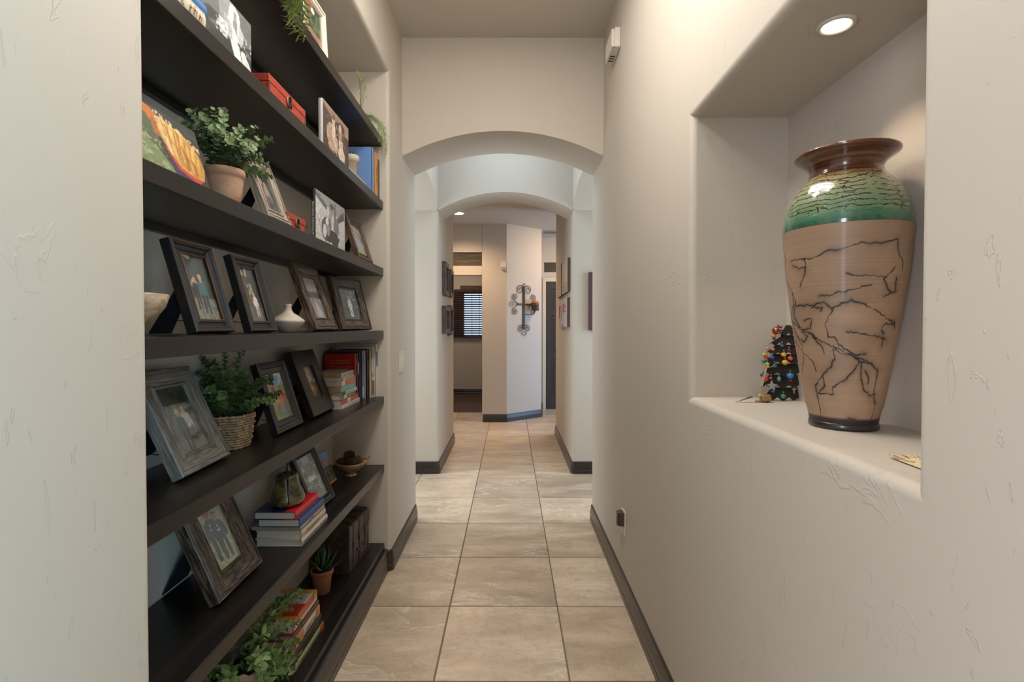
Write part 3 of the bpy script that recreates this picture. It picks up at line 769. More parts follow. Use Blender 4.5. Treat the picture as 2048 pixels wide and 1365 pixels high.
def pic_autumn_small(w, h):
    p = Pic(w, h, '6f8fb8', 44).rect(0, 0, 1, .55, '3a3a2a').mott('b0603a', 8, .48, .9, 0, .4, 1, .8).mott('8a8a50', 12, .55, .7, 0, .05, 1, .5).rect(0, 0, 1, .06, 'c88a3a'); return p.grain()
def pic_formal(w, h):
    p = Pic(w, h, '26343a', 60).rect(.55, 0, .8, 1, '3f6168').rect(0, 0, 1, .16, 'a39a86').mott('182026', 7, .5)
    p.person(.35, .08, .7, '6a2230', '501a26'); p.person(.55, .1, .62, '8c7c70', '2a2a30'); return p.grain()
def pic_lake(w, h):
    p = Pic(w, h, '5f6f48', 60).mott('c8c6b0', 15, .55, .8).mott('2e3a22', 8, .55, .8, .4, .4, 1, 1); p.person(.38, .06, .74, '6f8fc8', '8fa0b4', wide=1.1); p.person(.62, .03, .66, '7f9ad0', 'c8b090', wide=1.1); return p.grain()
def pic_garden(w, h):
    p = Pic(w, h, '2c4038', 64).mott('c46a3c', 9, .58, .9, 0, .6, 1, 1).mott('5f7a4c', 9, .52, .8, 0, .3, 1, .8).ell(.55, .82, .1, .08, 'e8e4d8').rect(0, 0, 1, .26, '9a7660').ell(.15, .35, .14, .2, 'b78c72'); return p.grain()

F4A = picture_frame('large black frame with copper inner line and teal-shirted person, leftmost at eye level', (-.699, 1.137), (-.700, 1.297), .222, 16, S4, .032, .026, 'cove', M['f_black'], pic_couple, lip=M['f_copper'])
picture_frame('black frame with copper inner line, second from left at eye level', (-.700, 1.380), (-.700, 1.530), .218, 15, S4, .031, .025, 'cove', M['f_black'], pic_trees, lip=M['f_copper'])
picture_frame('upright bronze-streaked photo frame with a black and white road picture', (-.699, 1.838), (-.700, 2.066), .262, 19.5, S4, .050, .026, 'stepped', M['f_bronze'], pic_road)
picture_frame('bronze-streaked frame with one pale black and white figure, rightmost at eye level', (-.770, 2.335), (-.703, 2.585), .258, 15.5, S4, .055, .026, 'stepped', M['f_bronze'], pic_single)
picture_frame('large weathered grey frame with a photo of two people in green and white', (-.785, 1.215), (-.797, 1.440), .276, 24, S5, .050, .030, 'stepped', M['f_grey'], pic_greens, side_mat=M['f_silver'])
picture_frame('dark frame with a bright photo under blue sky, beside the woven basket plant', (-.787, 1.721), (-.789, 1.934), .252, 17, S5, .044, .026, 'slope', M['f_espresso'], pic_pumpkins)
picture_frame('flat wide dark frame with autumn group photo beside the small book stack', (-.789, 2.041), (-.795, 2.292), .282, 20, S5, .070, .028, 'flat', M['f_espresso'], pic_autumn)
picture_frame('big bronze-streaked frame with two young soccer players in navy shirts', (-.766, 1.329), (-.771, 1.570), .300, 23.5, S6, .062, .032, 'stepped', M['f_bronze'], pic_soccer)
picture_frame('dark photo frame with green crowd photo behind the stack with the pear', (-.769, 1.991), (-.759, 2.193), .250, 23, S6, .034, .024, 'slope', M['f_espresso'], pic_crowd)
picture_frame('whitewashed wooden frame with dark formal photo right of the terracotta pot', (-.705, 1.490), (-.703, 1.640), .205, 20, S3, .034, .024, 'stepped', M['f_pale'], pic_formal)
picture_frame('rustic brown frame with two people in blue, at the right end of its shelf', (-.702, 2.375), (-.700, 2.600), .212, 17, S3, .036, .024, 'slope', M['f_brown'], pic_lake)
picture_frame('small cream painted frame with a garden photo on the topmost shelf', (-.698, 1.735), (-.692, 1.948), .178, 3, S1, .026, .018, 'slope', M['f_cream'], pic_garden)
# small unframed canvas
def canvas_print(label, A, B, h, lean, zs, d, pic, side='2a2a2c', name='canvas_print', matt='canvas'):
    A = Vector(A); B = Vector(B); w = (B-A).length; u = (B-A).normalized(); th = math.radians(lean); c = (A+B)/2
    o = thing(name, label, 'picture', (c.x, c.y, zs+d*math.sin(th)+.0005), (-th, 0, math.atan2(u.y, u.x)))
    part('stretcher', G().box(-w/2, .0006, 0, w/2, d, h), plain(side, .7), o, bevel=.0015)
    part('printed_canvas', pic(w, h).mesh(), M[matt], o)
    return o
canvas_print('small unframed autumn tree print leaning beside the pinecone bowl', (-.846, 2.33), (-.842, 2.449), .155, 19, S6, .012, pic_autumn_small)
def pic_flower(w, h):
    p = Pic(w, h, '2f2c26', 170).mott('3f3a30', 6, .5).poly([(0, 1), (.32, 1), (.44, .62), (.47, .3), (.2, .45), (0, .8)], '4a5638').poly([(0, .75), (.12, .6), (.42, .32), (.6, .0), (.0, .0)], '6d7a50')
    p.mott('a8a888', 16, .62, .6, .0, .0, .5, .6).poly([(.30, 1), (.44, .96), (.52, .86), (.42, .7), (.36, .8)], 'b46420').poly([(.44, .8), (.5, .62), (.44, .5), (.4, .66)], 'a85a20')
    p.poly([(.52, .20), (.62, .26), (.8, 0), (.56, 0)], '3c2b48').poly([(.5, .42), (.62, .12), (.86, -.02), (.93, .1), (.7, .3)], 'b03a30')
    p.poly([(.47, .86), (.56, .90), (.66, .83), (.78, .80), (.88, .68), (.96, .55), (.99, .32), (.95, .10), (.80, .10), (.66, .16), (.56, .34), (.50, .5), (.47, .64)], 'b98840')
    p.poly([(.47, .86), (.56, .90), (.60, .80), (.58, .60), (.52, .55), (.49, .66)], 'cfae74').poly([(.62, .52), (.70, .58), (.76, .3), (.72, .15), (.66, .2)], 'b8823a').poly([(.78, .58), (.9, .5), (.9, .2), (.82, .14)], 'c08a38').ell(.66, .62, .04, .06, 'd4b07a')
    R7 = random.Random(17)
    for cx, cy, rx, ry, c, a in [(.53, .74, .030, .14, 'c9a566', 12), (.58, .62, .034, .20, 'b07c32', 6), (.64, .70, .036, .15, 'd0a860', -6), (.70, .60, .040, .20, 'a87028', -4), (.76, .66, .036, .16, 'c89a4c', -14), (.82, .50, .040, .20, 'b47e34', -8), (.88, .52, .034, .17, 'cf9f50', -18), (.93, .34, .030, .17, 'b8863c', -10), (.74, .36, .045, .20, '9c6a28', 4), (.64, .38, .040, .18, 'c08e42', 10), (.83, .24, .045, .15, 'a87430', 0), (.57, .46, .026, .14, 'd8b888', 14)]:
        p.ell(cx, cy, rx, ry, c, a).ell(cx-rx*.35, cy+ry*.15, rx*.35, ry*.7, 'dcb878', a, .55).ell(cx+rx*.7, cy-ry*.1, rx*.16, ry*.85, '7a4e1c', a, .7)
    for _ in range(26):
        x = R7.uniform(.47, .98); y = .93-.75*max(0, x-.5)**1.3+R7.uniform(-.03, .02); p.ell(x, y, .010, .028, 'd8c49c', R7.uniform(-40, 10), .75)
    p.mott('5a4a34', 30, .62, .35, 0, 0, .5, 1).mott('8a9468', 20, .60, .5, 0, 0, .3, .8)
    return p.grain(.06)
canvas_print('canvas painting of a yellow cactus flower leaning left of the terracotta pot', (-.702, .925), (-.700, 1.188), .138, 15, S3, .016, pic_flower, side='3a2c28', name='painting')

# ================================================================== photo books standing
def photobook(label, x, ya, yb, zs, h, t, spine_c, pic, txt=None, cat='book', lean=0, yaw=0):
    m = Matrix.Translation((x, ya, zs)) @ Matrix.Rotation(math.radians(yaw), 4, 'Z') @ Matrix.Rotation(math.radians(-lean), 4, 'Y') @ basis((0, 0, 0), (0, -1, 0), (0, 0, 1))
    W = yb-ya
    o = book(label, m, W, h, t, spine_c, 'pages', True, spine=spine_c, name='photo_book')
    # printed front cover faces the hall (local -z); viewer's x runs along local -x
    mm = Matrix.Translation((-W/2-.0015, 0.0015, -.0004)) @ Matrix(((-1, 0, 0, 0), (0, 0, 1, 0), (0, 1, 0, 0), (0, 0, 0, 1)))
    part('printed_cover', pic(W-.005, h-.003).mesh(), M['print'], o, mtx=mm)
    if txt: lettering(txt, h*.66, t*.62, plain('e8e4e0', .5), o, basis((.0035, h*.40, t/2), (0, -1, 0), (0, 0, -1)))
    return o
def pic_bwkids(w, h):
    p = Pic(w, h, 'b4b0ac', 100).mott('d0ccc8', 18, .5, .6).mott('8f8b88', 26, .6, .6, 0, 0, 1, .45).poly([(0, 1), (1, 1), (1, .82), (.62, .66), (.45, .78), (0, .88)], '8c8a88').poly([(.0, .88), (.35, .70), (.36, .80), (0, .97)], '5c5a58').poly([(.66, .62), (.95, .9), (1, .72), (.72, .55)], '555352')
    p.poly([(.60, .95), (.66, .95), (.66, .4), (.58, .35)], '6a6866').ell(.33, .30, .15, .25, '55504e').ell(.50, .78, .085, .14, '8a8580').ell(.52, .85, .07, .06, '4c4846').poly([(.42, .66), (.52, .66), (.5, .45), (.44, .42)], '8f8a86')
    p.ell(.40, .40, .10, .16, '6a6664').ell(.36, .47, .05, .08, 'c8c4c0').ell(.28, .26, .06, .14, 'c0bcb8').ell(.69, .44, .08, .20, '74706c').ell(.55, .18, .22, .16, '3a3836').poly([(.36, .22), (.8, .22), (.7, -.02), (.55, -.02)], '3c3a38').poly([(.38, .0), (.55, .0), (.5, .08)], 'c4c0bc').ell(.40, .30, .05, .12, '8c8884'); p.rect(.09, .93, .16, .955, '4a4848'); return p.bw().grain(.08, 40)
photobook('photo book with black and white cover and black lettered spine', -.700, 1.825, 2.150, S3, .183, .0135, '171015', pic_bwkids, 'Palmer & Brandon (Griffin & Grady) 2021')
def pic_sepia(w, h):
    p = Pic(w, h, '4c3d37', 100).mott('3a2e2a', 6, .5).poly([(0, 1), (1, 1), (1, .82), (.7, .93), (.4, .8), (.2, .86), (0, .93)], '8a7262').rect(.82, .72, 1, .95, '9a7c6a').mott('2e2624', 14, .55, .7, 0, 0, 1, .4)
    p.ell(.38, .78, .06, .10, 'b89c8a').ell(.38, .86, .05, .05, '5a4438').poly([(.30, .68), (.44, .70), (.46, .35), (.34, .28)], 'c8b4a4').ell(.22, .42, .10, .2, 'a48a78').ell(.25, .62, .05, .05, 'b89a84').ell(.64, .66, .07, .2, '9c8070').ell(.64, .78, .05, .09, 'c0a490').poly([(.58, .5), (.74, .52), (.78, .2), (.6, .1)], 'bda793').ell(.46, .30, .1, .18, 'b09886').ell(.7, .2, .14, .16, 'c8b6a4').ell(.3, .2, .12, .1, 'a8927e').mott('e0d0c0', 20, .66, .5, .15, .05, .85, .8); p.grain(.1, 30); return p
photobook('photo book with sepia family cover right of the long red chest', -.700, 1.905, 2.205, S2, .182, .016, 'b8b4b4', pic_sepia)
def pic_lotus(w, h):
    p = Pic(w, h, '6a6460', 90).rect(0, 0, 1, .30, '3c3634').mott('2c2826', 7, .5, .8, .3, 0, 1, .55).poly([(.5, .3), (.62, .3), (.7, 1), (.5, 1)], '8e8884')
    p.poly([(.62, .66), (.66, .95), (.72, 1.0), (.80, .92), (.83, .62), (.78, .36), (.68, .36)], 'cfc8c6').poly([(.56, .70), (.60, .38), (.70, .30), (.68, .62)], 'a8a2a0').poly([(.80, .75), (.88, .62), (.84, .38), (.78, .4)], 'b8b2b0').poly([(.66, .34), (.80, .36), (.84, .06), (.72, .1)], 'd8d2d0').poly([(.82, .30), (.88, .34), (1, .12), (1, 0), (.86, 0)], 'c8c2c0').mott('e8e4e0', 26, .66, .7, .85, .3, 1, .7).mott('ece8e4', 24, .55, .8, .45, .28, .62, .55).poly([(.70, .62), (.72, .9), (.76, .9), (.77, .5)], '8c8684'); return p.bw().grain(.08, 30)
photobook('black and white photo book with white petals left of the long red chest', -.701, 1.080, 1.384, S2, .143, .020, '3a3636', pic_lotus)
# tall dark brown book edge-on on the topmost shelf
book('dark brown tall book edge-on beside the small cream frame on the topmost shelf', standing(-.692, 1.716, S1+.0005), .17, .26, .022, '3a211b', 'pages_tan', True)
b = book('cream book with a handwritten signature on its rounded spine, lying under a blue book', lying(-.690, .93, S2+.0006), .16, .232, .036, 'b9b39a', 'pages', True, texts=[('~', .55, .93, 'b08a70', .7)])
book('blue paperback lying on top of the cream signed book', lying(-.698, .935, S2+.0372), .14, .245, .030, '2d5f98', 'pages', True)
# ================================================================== red lacquer chests
def lacquer_chest(label, x, y0, y1, z, d, h, clasp_r, yaw=0):
    W = y1-y0; mt = M['lacquer']
    o = thing('lacquer_chest', label, 'chest', (x, (y0+y1)/2, z), (0, 0, PI/2), 'red lacquer chests')
    part('body', G().box(-W/2, 0, .0005, W/2, d, h*.62), mt, o, bevel=.0015)
    part('lid', G().box(-W/2-.0008, -.0008, h*.64, W/2+.0008, d, h), mt, o, bevel=.002)
    g = G()
    for yy in (-.0014,):
        for xx in (-W/2, W/2-.006): g.box(xx, yy, h*.02, xx+.006, 0, h*.60)
    part('corner_strap', g, M['oldbrass'], o)
    part('clasp_plate', G().lathe([(clasp_r, 0), (clasp_r, .002), (clasp_r*.9, .003)], 24, Matrix.Translation((0, -.0008, h*.55)) @ Matrix.Rotation(PI/2, 4, 'X')), M['oldbrass'], o)
    g = G().box(-.003, -.009, h*.52, .003, -.003, h*.80).tube([(-.006, -.006, h*.5), (-.007, -.008, h*.3), (0, -.010, h*.2), (.007, -.008, h*.3), (.006, -.006, h*.5)], .0016, 6)
    part('padlock', g, plain((.02, .015, .012), .4, .6), o)
    return o
m = NT('red_lacquered_wood'); v = m.coord('Object', scale=(2, 12, 12)); n = m.noise(v, 9, 4, .6)
m.color(m.mix(m.ramp(n, [(.35, 0), (.7, 1)]), (.24, .022, .012), (.42, .062, .032))); m.set(Roughness=.4); m.bump(n, .0005, .6); M['lacquer'] = m.m
M['oldbrass'] = plain((.22, .15, .09), .45, .7, name='aged_brass')
lacquer_chest('long red lacquer chest with round brass clasp beside the sepia photo book', -.698, 1.478, 1.738, S2, .15, .062, .017)
lacquer_chest('small red lacquer chest with a dark clasp, behind the whitewashed frame', -.715, 1.632, 1.775, S3, .10, .055, .014)

# ================================================================== right end of the second shelf
book('white paperback lying flat under the pale succulent pot', lying(-.702, 2.235, S2+.0006), .15, .255, .028, 'bdb3a8', 'pages', False, texts=[('~', .05, .07, '8a8078', .5)])
Y = 2.553
book('blue hardback standing at the right end of the second shelf', standing(-.690, Y+.022, S2+.0005), .165, .227, .022, '6488bd', 'pages', True, texts=[('~', .3, .7, 'a8bde0', .5)])
book('thin white and red book between the blue and orange books', standing(-.694, Y+.043, S2+.0005), .16, .222, .020, 'c9bcb4', 'pages', True, bands=[(.9, 1, 'a83a2a', 1)])
book('orange-spined book at the right end of the second shelf', standing(-.690, Y+.105, S2+.0005), .16, .220, .060, 'c8892e', 'pages', True, texts=[('~', .25, .75, '6a3a18', .3)])
book('dark green book, last on the right of the second shelf', standing(-.692, Y+.150, S2+.0005), .15, .205, .042, '26302e', 'pages_grey', True)

# ================================================================== upright books of the fifth shelf
def up(label, y1, t, x, h, W, c, **k): return book(label, standing(x, y1, S5+.0005), W, h, t, c, k.pop('pages', 'pages'), k.pop('hard', True), **k)
rb = up('bright red book with yellow title lines behind the stack of small books', 2.588, .018, -.787, .238, .155, 'a31512', spine='a8281c', texts=[('~', .5, .93, 'e0a030', .6)])
for zz, wd in ((.205, .098), (.192, .108)): lettering('~', wd, .0062, plain('d8a028', .5), rb, basis((-.078, zz, .0184), (-1, 0, 0), (0, 1, 0)) if False else basis((-.078, zz, .0184), (1, 0, 0), (0, 1, 0)), name='title_line')
for (zz, wd, cc, th) in ((.172, .72, 'c07a60', .002), (.162, .66, 'c07a60', .002), (.152, .70, 'c07a60', .002), (.142, .68, 'c07a60', .002), (.132, .70, 'c07a60', .002)):
    part('title_line', G().box(-.078-.155*wd/2, zz-th/2, .0180, -.078+.155*wd/2, zz+th/2, .0186), plain(cc, .5), rb)
up('maroon book standing next to the bright red book', 2.603, .0145, -.781, .240, .15, '6d3a36', bands=[(.55, .80, 'c9c0bc', 1)])
up('slim dark teal book standing in the upright row', 2.611, .0075, -.776, .246, .17, '27302f')
up('blue and white patterned book standing in the upright row', 2.634, .0225, -.764, .250, .19, '3c4a78', bands=[(.05, .25, 'c8c4c4', 1), (.6, .97, '9a9cae', 1)], texts=[('~', .62, .95, '25305a', .6)])
up('pale grey book standing in the upright row', 2.646, .0115, -.756, .252, .18, 'a9a196')
up('slim black book standing in the upright row', 2.664, .0175, -.748, .255, .17, '1f1a18', texts=[('~', .5, .85, 'b8a888', .5)])
up('tall brown-edged book standing in the upright row', 2.677, .0125, -.742, .258, .16, '4a3c30')
wb = up('tall white book with brown grain pictures on its spine in the upright row', 2.715, .0375, -.731, .268, .19, 'c8c0b0', bands=[(.77, .985, 'b09a5c', 1), (.42, .50, 'cf9a3c', 1), (.05, .34, '7a4a34', 1)], texts=[('~', .53, .76, '5a6a9a', .4)])
up('white book with a navy label, last on the right of the fifth shelf', 2.7335, .0175, -.718, .282, .21, 'bfc0c0', bands=[(.58, .86, '1f3f78', 1)])
# ================================================================== stack of small books on the fifth shelf
lv = [0, .020, .041, .0605, .078, .104, .128, .141, .164]
spec = [('white paperback, bottom of the stack of small books', 'c4bcb4', .268, .150, 'pages', [], [('~', .45, .9, '9a948e', .4)]),
 ('red and white paperback, second from the bottom of the small stack', 'b23a28', .262, .148, 'pages', [(.30, .50, 'c8c0b4', 1)], [('~', .55, .88, 'd8b0a0', .5), ('~', .05, .25, 'd8b0a0', .5)]),
 ('green and white paperback, third from the bottom of the small stack', '5a8a4a', .225, .146, 'pages', [(.0, .07, 'c87a38', 1), (.16, .38, 'c8c4b8', 1)], [('~', .5, .85, 'c0d0b0', .5)]),
 ('white paperback with a black panel, fourth from the bottom of the small stack', 'c0bcb4', .222, .142, 'pages_tan', [(.0, .22, '2c3434', 1)], [('~', .32, .85, '8a8682', .55)]),
 ('pale teal paperback, thickest of the small stack', '68a8ac', .215, .145, 'pages_tan', [], [('~', .15, .8, 'b8c890', .35)]),
 ('orange paperback in the upper half of the small stack', 'c8602a', .208, .140, 'pages', [(.0, .25, 'c8b8ac', 1)], [('~', .35, .85, 'd8a080', .5)]),
 ('thin white paperback with green lettering, second from the top of the small stack', 'bcbab8', .200, .138, 'pages', [(.0, .06, '40608c', 1), (.88, .97, '44528c', 1)], [('~', .3, .75, '7a9a5a', .6)]),
 ('worn cream paperback with tan pages, top of the small stack', 'b8b0a6', .196, .140, 'pages_tan', [(.86, .98, '44528c', 1)], [('~', .1, .8, '8a8078', .45)])]
for i, (lb, c, L, W, pg, bands, tx) in enumerate(spec):
    y0 = 2.296 + (.0 if i < 3 else .004)+(i % 2)*.002
    book(lb, lying(-.764-(i % 3)*.0015, y0, S5+.0006+lv[i], 0.6*((i*37) % 5-2)*.5), W, L, lv[i+1]-lv[i]-.0004, c, pg, False, bands=bands, texts=tx, group='stack of small books')
# ================================================================== big stack on the sixth shelf
l6 = [0, .0255, .0540, .0665, .0935, .1200]
book('white hardback with black spine lettering, bottom of the stack under the pear', lying(-.706, 1.708, S6+.0006), .158, .240, .0252, 'b9b3aa', 'pages', True, texts=[('~', .05, .60, '3a3430', .35), ('~', .68, .9, '3a3430', .35)])
book('cream hardback, second from the bottom of the stack under the pear', lying(-.7075, 1.710, S6+.0006+l6[1]), .157, .222, .0282, 'aca08c', 'pages', True, texts=[('~', .2, .7, '8a7458', .5)])
book('thin illustrated paperback sticking out of the stack under the pear', lying(-.712, 1.712, S6+.0006+l6[2]), .168, .228, .0120, '7f8088', 'pages_grey', False, bands=[(.0, .3, '8a929c', 1), (.5, .95, 'a89a98', 1)])
book('blue clothbound book, second from the top of the stack under the pear', lying(-.712, 1.706, S6+.0006+l6[3]), .143, .222, .0265, '2c4478', 'pages', True, texts=[('~', .15, .8, '54699a', .35)])
tb = book('dark blue book with a bright red spine, topmost under the pear', lying(-.724, 1.702, S6+.0006+l6[4]), .142, .200, .0262, '1b2c60', 'pages', True, spine='b81c26', texts=[('~', .05, .75, 'c07838', .3)])
part('red_cloth_quarter', G().box(-.038, -.0002, .0240, -.0035, .2002, .0268).box(-.038, -.0002, -.0003, -.0035, .2002, .0024), plain('b81c26', .42), tb)
# pear
m = NT('mottled_green_ceramic_glaze'); v = m.coord('Object')
m.color(m.ramp(m.noise(v, 28, 5, .7, .6), [(.3, (.012, .012, .006)), (.48, (.05, .045, .018)), (.6, (.13, .105, .045)), (.75, (.22, .10, .03))])); m.set(Roughness=.22, Coat_Weight=.5); m.bump(m.noise(v, 20, 3), .0015, .5); M['pearglaze'] = m.m
o = thing('ceramic_pear', 'brown-green glazed ceramic pear ornament on top of the red-spined book', 'ornament', (-.786, 1.772, S6+.0006+l6[5]+.0004))
part('body', G().lathe([(.028, 0), (.048, .003), (.0595, .016), (.061, .030), (.056, .046), (.047, .064), (.0415, .082), (.0405, .096), (.037, .106), (.028, .112), (.012, .112), (.004, .108)], 40), M['pearglaze'], o)
part('stalk', G().tube([(0, 0, .106), (.001, 0, .12), (.003, .001, .14), (.007, .003, .168)], [.0055, .0042, .0038, .005], 8), plain((.02, .012, .008), .5), o)
part('glaze_drip', G().tube([(.039*math.cos(-1.05), .039*math.sin(-1.05), .1), (.046*math.cos(-1.05), .046*math.sin(-1.05), .068), (.0585*math.cos(-1.05), .0585*math.sin(-1.05), .04), (.0595*math.cos(-1.05), .0595*math.sin(-1.05), .018)], [.004, .003, .0028, .003], 6), plain((.03, .008, .004), .25), o)
# ================================================================== book stack on the lowest shelf
l7 = [0, .027, .067, .1035, .124, .1645]
book('hardback with green spine and red boards, bottom of the lowest stack', lying(-.727, 1.700, S7+.0006), .125, .258, .0266, '9a3018', 'pages_grey', True, spine='8c9670', bands=[(.86, .99, 'a83a20', 1)], texts=[('~', .05, .82, '5a3a28', .4)])
book('thick black hardback with grey lettering, second from the bottom of the lowest stack', lying(-.732, 1.700, S7+.0006+l7[1]), .130, .250, .0396, '14120f', 'pages_grey', True, texts=[('~', .08, .55, '4a463c', .35), ('~', .68, .84, '7a766c', .45)])
book('white and orange spined cookbook with a red board, middle of the lowest stack', lying(-.735, 1.702, S7+.0006+l7[2]), .130, .238, .0361, 'a02420', 'pages_grey', True, spine='b8afa0', bands=[(.0, .06, 'a02420', 1), (.06, .34, 'b8763a', 1), (.84, .98, 'b87a48', 1)], texts=[('~', .45, .80, 'a05040', .4)])
book('slim rust-brown book, second from the top of the lowest stack', lying(-.737, 1.704, S7+.0006+l7[3]), .128, .232, .0201, '6a2a1e', 'pages_grey', True)
vb = book('orange and yellow diet book, topmost of the lowest stack', lying(-.741, 1.716, S7+.0006+l7[4]), .150, .215, .0401, 'b83a14', 'pages', False, spine='c0592a', bands=[(.86, 1, 'b98a34', 1)], texts=[('~', .08, .6, 'd8b098', .28)])
part('white_spine_panel', G().box(-.0013, .006, .002, -.0010, .213, .0175), plain('b8b4ac', .5), vb)
def pic_vol(w, h):   # cover seen from above, its top edge at the far (+y) end reversed
    p = Pic(w, h, 'a63214', 70).rect(0, .0, 1, .13, 'b98a34').rect(0, .86, 1, 1, 'b98a34').rect(0, .13, 1, .47, 'b9b4b0'); p.ell(.22, .30, .05, .03, '5a5a30').ell(.5, .22, .05, .02, '4a4030').ell(.72, .2, .04, .015, 'a85a40').ell(.60, .47, .13, .07, '98281a'); return p
part('printed_cover', pic_vol(.146, .208).mesh(), M['print'], vb, mtx=basis((-.077, .2115, .0404), (-1, 0, 0), (0, 0, -1)))
lettering('Volumetrics', .085, .026, plain('d8c4b4', .5), vb, basis((-.072, .072, .0409), (-1, 0, 0), (0, -1, 0)), italic=.2)
lettering('Diet', .034, .022, plain('d8c4b4', .5), vb, basis((-.078, .100, .0409), (-1, 0, 0), (0, -1, 0)), italic=.2)
# ================================================================== pots and plants on the shelves
def clay(name, a, b, rough=.75):
    m = NT(name); v = m.coord('Object'); n = m.noise(v, 14, 5, .6); m.color(m.mix(m.ramp(n, [(.3, 0), (.7, 1)]), a, b)); m.set(Roughness=rough); m.bump(m.noise(v, 60, 3), .0004, .5); return m.m
M['terracotta'] = clay('terracotta', (.40, .20, .115), (.56, .34, .22)); M['soil'] = plain((.02, .014, .010), .95, name='potting_soil')
M['terra_small'] = clay('orange_terracotta', (.33, .125, .052), (.42, .18, .085)); M['palepot'] = clay('pale_clay', (.42, .37, .30), (.55, .49, .41))
M['euc'] = leaf_mat('eucalyptus_leaf', (.075, .13, .055), (.38, .45, .19), .6); M['box'] = leaf_mat('boxwood_leaf', (.025, .06, .016), (.17, .24, .075), .6)
M['bam'] = leaf_mat('light_green_leaf', (.05, .10, .022), (.27, .36, .12)); M['sprig'] = leaf_mat('rosemary_green_leaf', (.14, .22, .05), (.34, .45, .16))
M['stem'] = plain((.06, .085, .03), .6, name='green_stem'); M['stem_brown'] = plain((.07, .05, .03), .7, name='brown_stem'); M['succ'] = leaf_mat('dark_succulent_leaf', (.025, .06, .03), (.07, .13, .07), .4)
ROUND = [(0, .04), (.10, .32), (.32, .52), (.62, .54), (.86, .36), (1, .04)]
OVAL = [(0, .02), (.15, .15), (.4, .24), (.65, .22), (.88, .09), (1, .005)]
NARROW = [(0, .02), (.2, .075), (.5, .095), (.8, .06), (1, .005)]
L_euc = leaf_mesh('leaf', ROUND, M['euc'], .25, .12); L_box = leaf_mesh('leaf', ROUND, M['box'], .25, .1); L_bam = leaf_mesh('leaf', OVAL, M['bam'], .3, .2); L_nar = leaf_mesh('leaf', NARROW, M['sprig'], .3, .25)

def pot_lathe(parent, prof, mat, n=36, soil_r=None, soil_z=None, name='pot'):
    part(name, G().lathe(prof, n), mat, parent)
    if soil_r: part('soil', G().lathe([(soil_r, soil_z-.004), (soil_r, soil_z), (soil_r*.5, soil_z+.004), (.001, soil_z+.005)], 20), M['soil'], parent)
# terracotta pot with eucalyptus
px, py = -.764, 1.362
o = thing('potted_plant', 'terracotta pot with a bushy pale green eucalyptus plant', 'potted plant', (px, py, S3))
pot_lathe(o, [(.030, .0005), (.034, .002), (.0425, .045), (.0455, .075), (.0465, .083), (.0505, .085), (.0515, .095), (.0500, .103), (.047, .1035), (.044, .100), (.043, .090), (.001, .088)], M['terracotta'], soil_r=.0435, soil_z=.092)
random.seed(21)
def keep3(p): return XF-.29 < p.x < -.59 and p.z < S2-.046 and p.x > -.945 and p.z > S3+.03 and not (p.y > 1.47 and p.x < -.700-(p.z-S3)*.36+.012)
st = []
for i in range(30):
    az = random.uniform(0, 2*PI); az = az if random.random() < .35 else random.uniform(-2.2, 1.6)
    rr = random.uniform(.04, .125); ri = random.uniform(.03, .135)*(1.2-rr*4) + .03
    if math.cos(az) > .7: rr = min(rr, .10)
    st.append(arc_stem((.014*math.cos(az), .014*math.sin(az), .09), az, rr, min(.15, ri+.02), random.uniform(0, .05) if rr > .08 else 0, 6, .004))
for az, rr, ri in ((-1.9, .05, .155), (-1.2, .07, .15), (.9, .11, .11), (1.3, .14, .05), (.7, .12, .02), (-2.3, .11, .10), (.1, .09, .10)):
    st.append(arc_stem((0, 0, .09), az, rr, ri, .0, 7, .006))
random.shuffle(st); leafy(o, st, L_euc, .0225, .0120, tilt=58, stem_mat=M['stem'], limit=300, keep=keep3, start=.22)
# woven basket with boxwood
bx, by = -.882, 1.578
o = thing('basket_plant', 'six-sided woven seagrass basket with a dark green round-leaved plant on the fifth shelf', 'potted plant', (bx, by, S5))
RB = .0765
def hexr(a, R): 
    s = (a-math.radians(22)) % (PI/3)-PI/6; return R*math.cos(PI/6)/math.cos(s)*.985+R*.012
m = NT('seagrass_rope'); v = m.coord('Object', scale=(1, 1, 1)); n = m.noise(v, 90, 4, .6)
m.color(m.ramp(n, [(.25, (.09, .055, .028)), (.5, (.30, .20, .11)), (.75, (.48, .36, .22))])); m.set(Roughness=.75); m.bump(n, .0008, .7); M['seagrass'] = m.m
rows = 13; hb = .102
for k in range(rows):
    R = RB*(.80+.20*(k/(rows-1))**.8); z = .0045+(hb-.006)*k/(rows-1); g = G(); N = 84; pts = []; rad = []
    for i in range(N):
        a = 2*PI*i/N; w = math.sin(i*PI*2/7+k*PI)*.0014; r = hexr(a, R)+w
        pts.append((r*math.cos(a), r*math.sin(a), z+.0006*math.sin(i*1.9+k))); rad.append(.0042+.0011*math.sin(i*PI*2/3.5+k*2))
    g.tube(pts, rad, 6, closed=True)
    part('woven_row', g, M['seagrass'], o)
part('liner', G().lathe([(RB*.72, .001), (RB*.84, .092), (RB*.80, .093), (.001, .088)], 6, Matrix.Rotation(math.radians(22)+PI/6*0, 4, 'Z')), M['soil'], o)
g = G()
for i in range(26):
    a = 2*PI*i/26; g.tube([(hexr(a, RB*.985)*math.cos(a)*.99, hexr(a, RB*.985)*math.sin(a)*.99, hb-.002), (hexr(a+.1, RB*1.03)*math.cos(a+.1), hexr(a+.1, RB*1.03)*math.sin(a+.1), hb+.003), (hexr(a+.22, RB*.95)*math.cos(a+.22), hexr(a+.22, RB*.95)*math.sin(a+.22), hb-.001)], .0028, 5)
part('rim', g, M['seagrass'], o, kind='stuff')
random.seed(5)
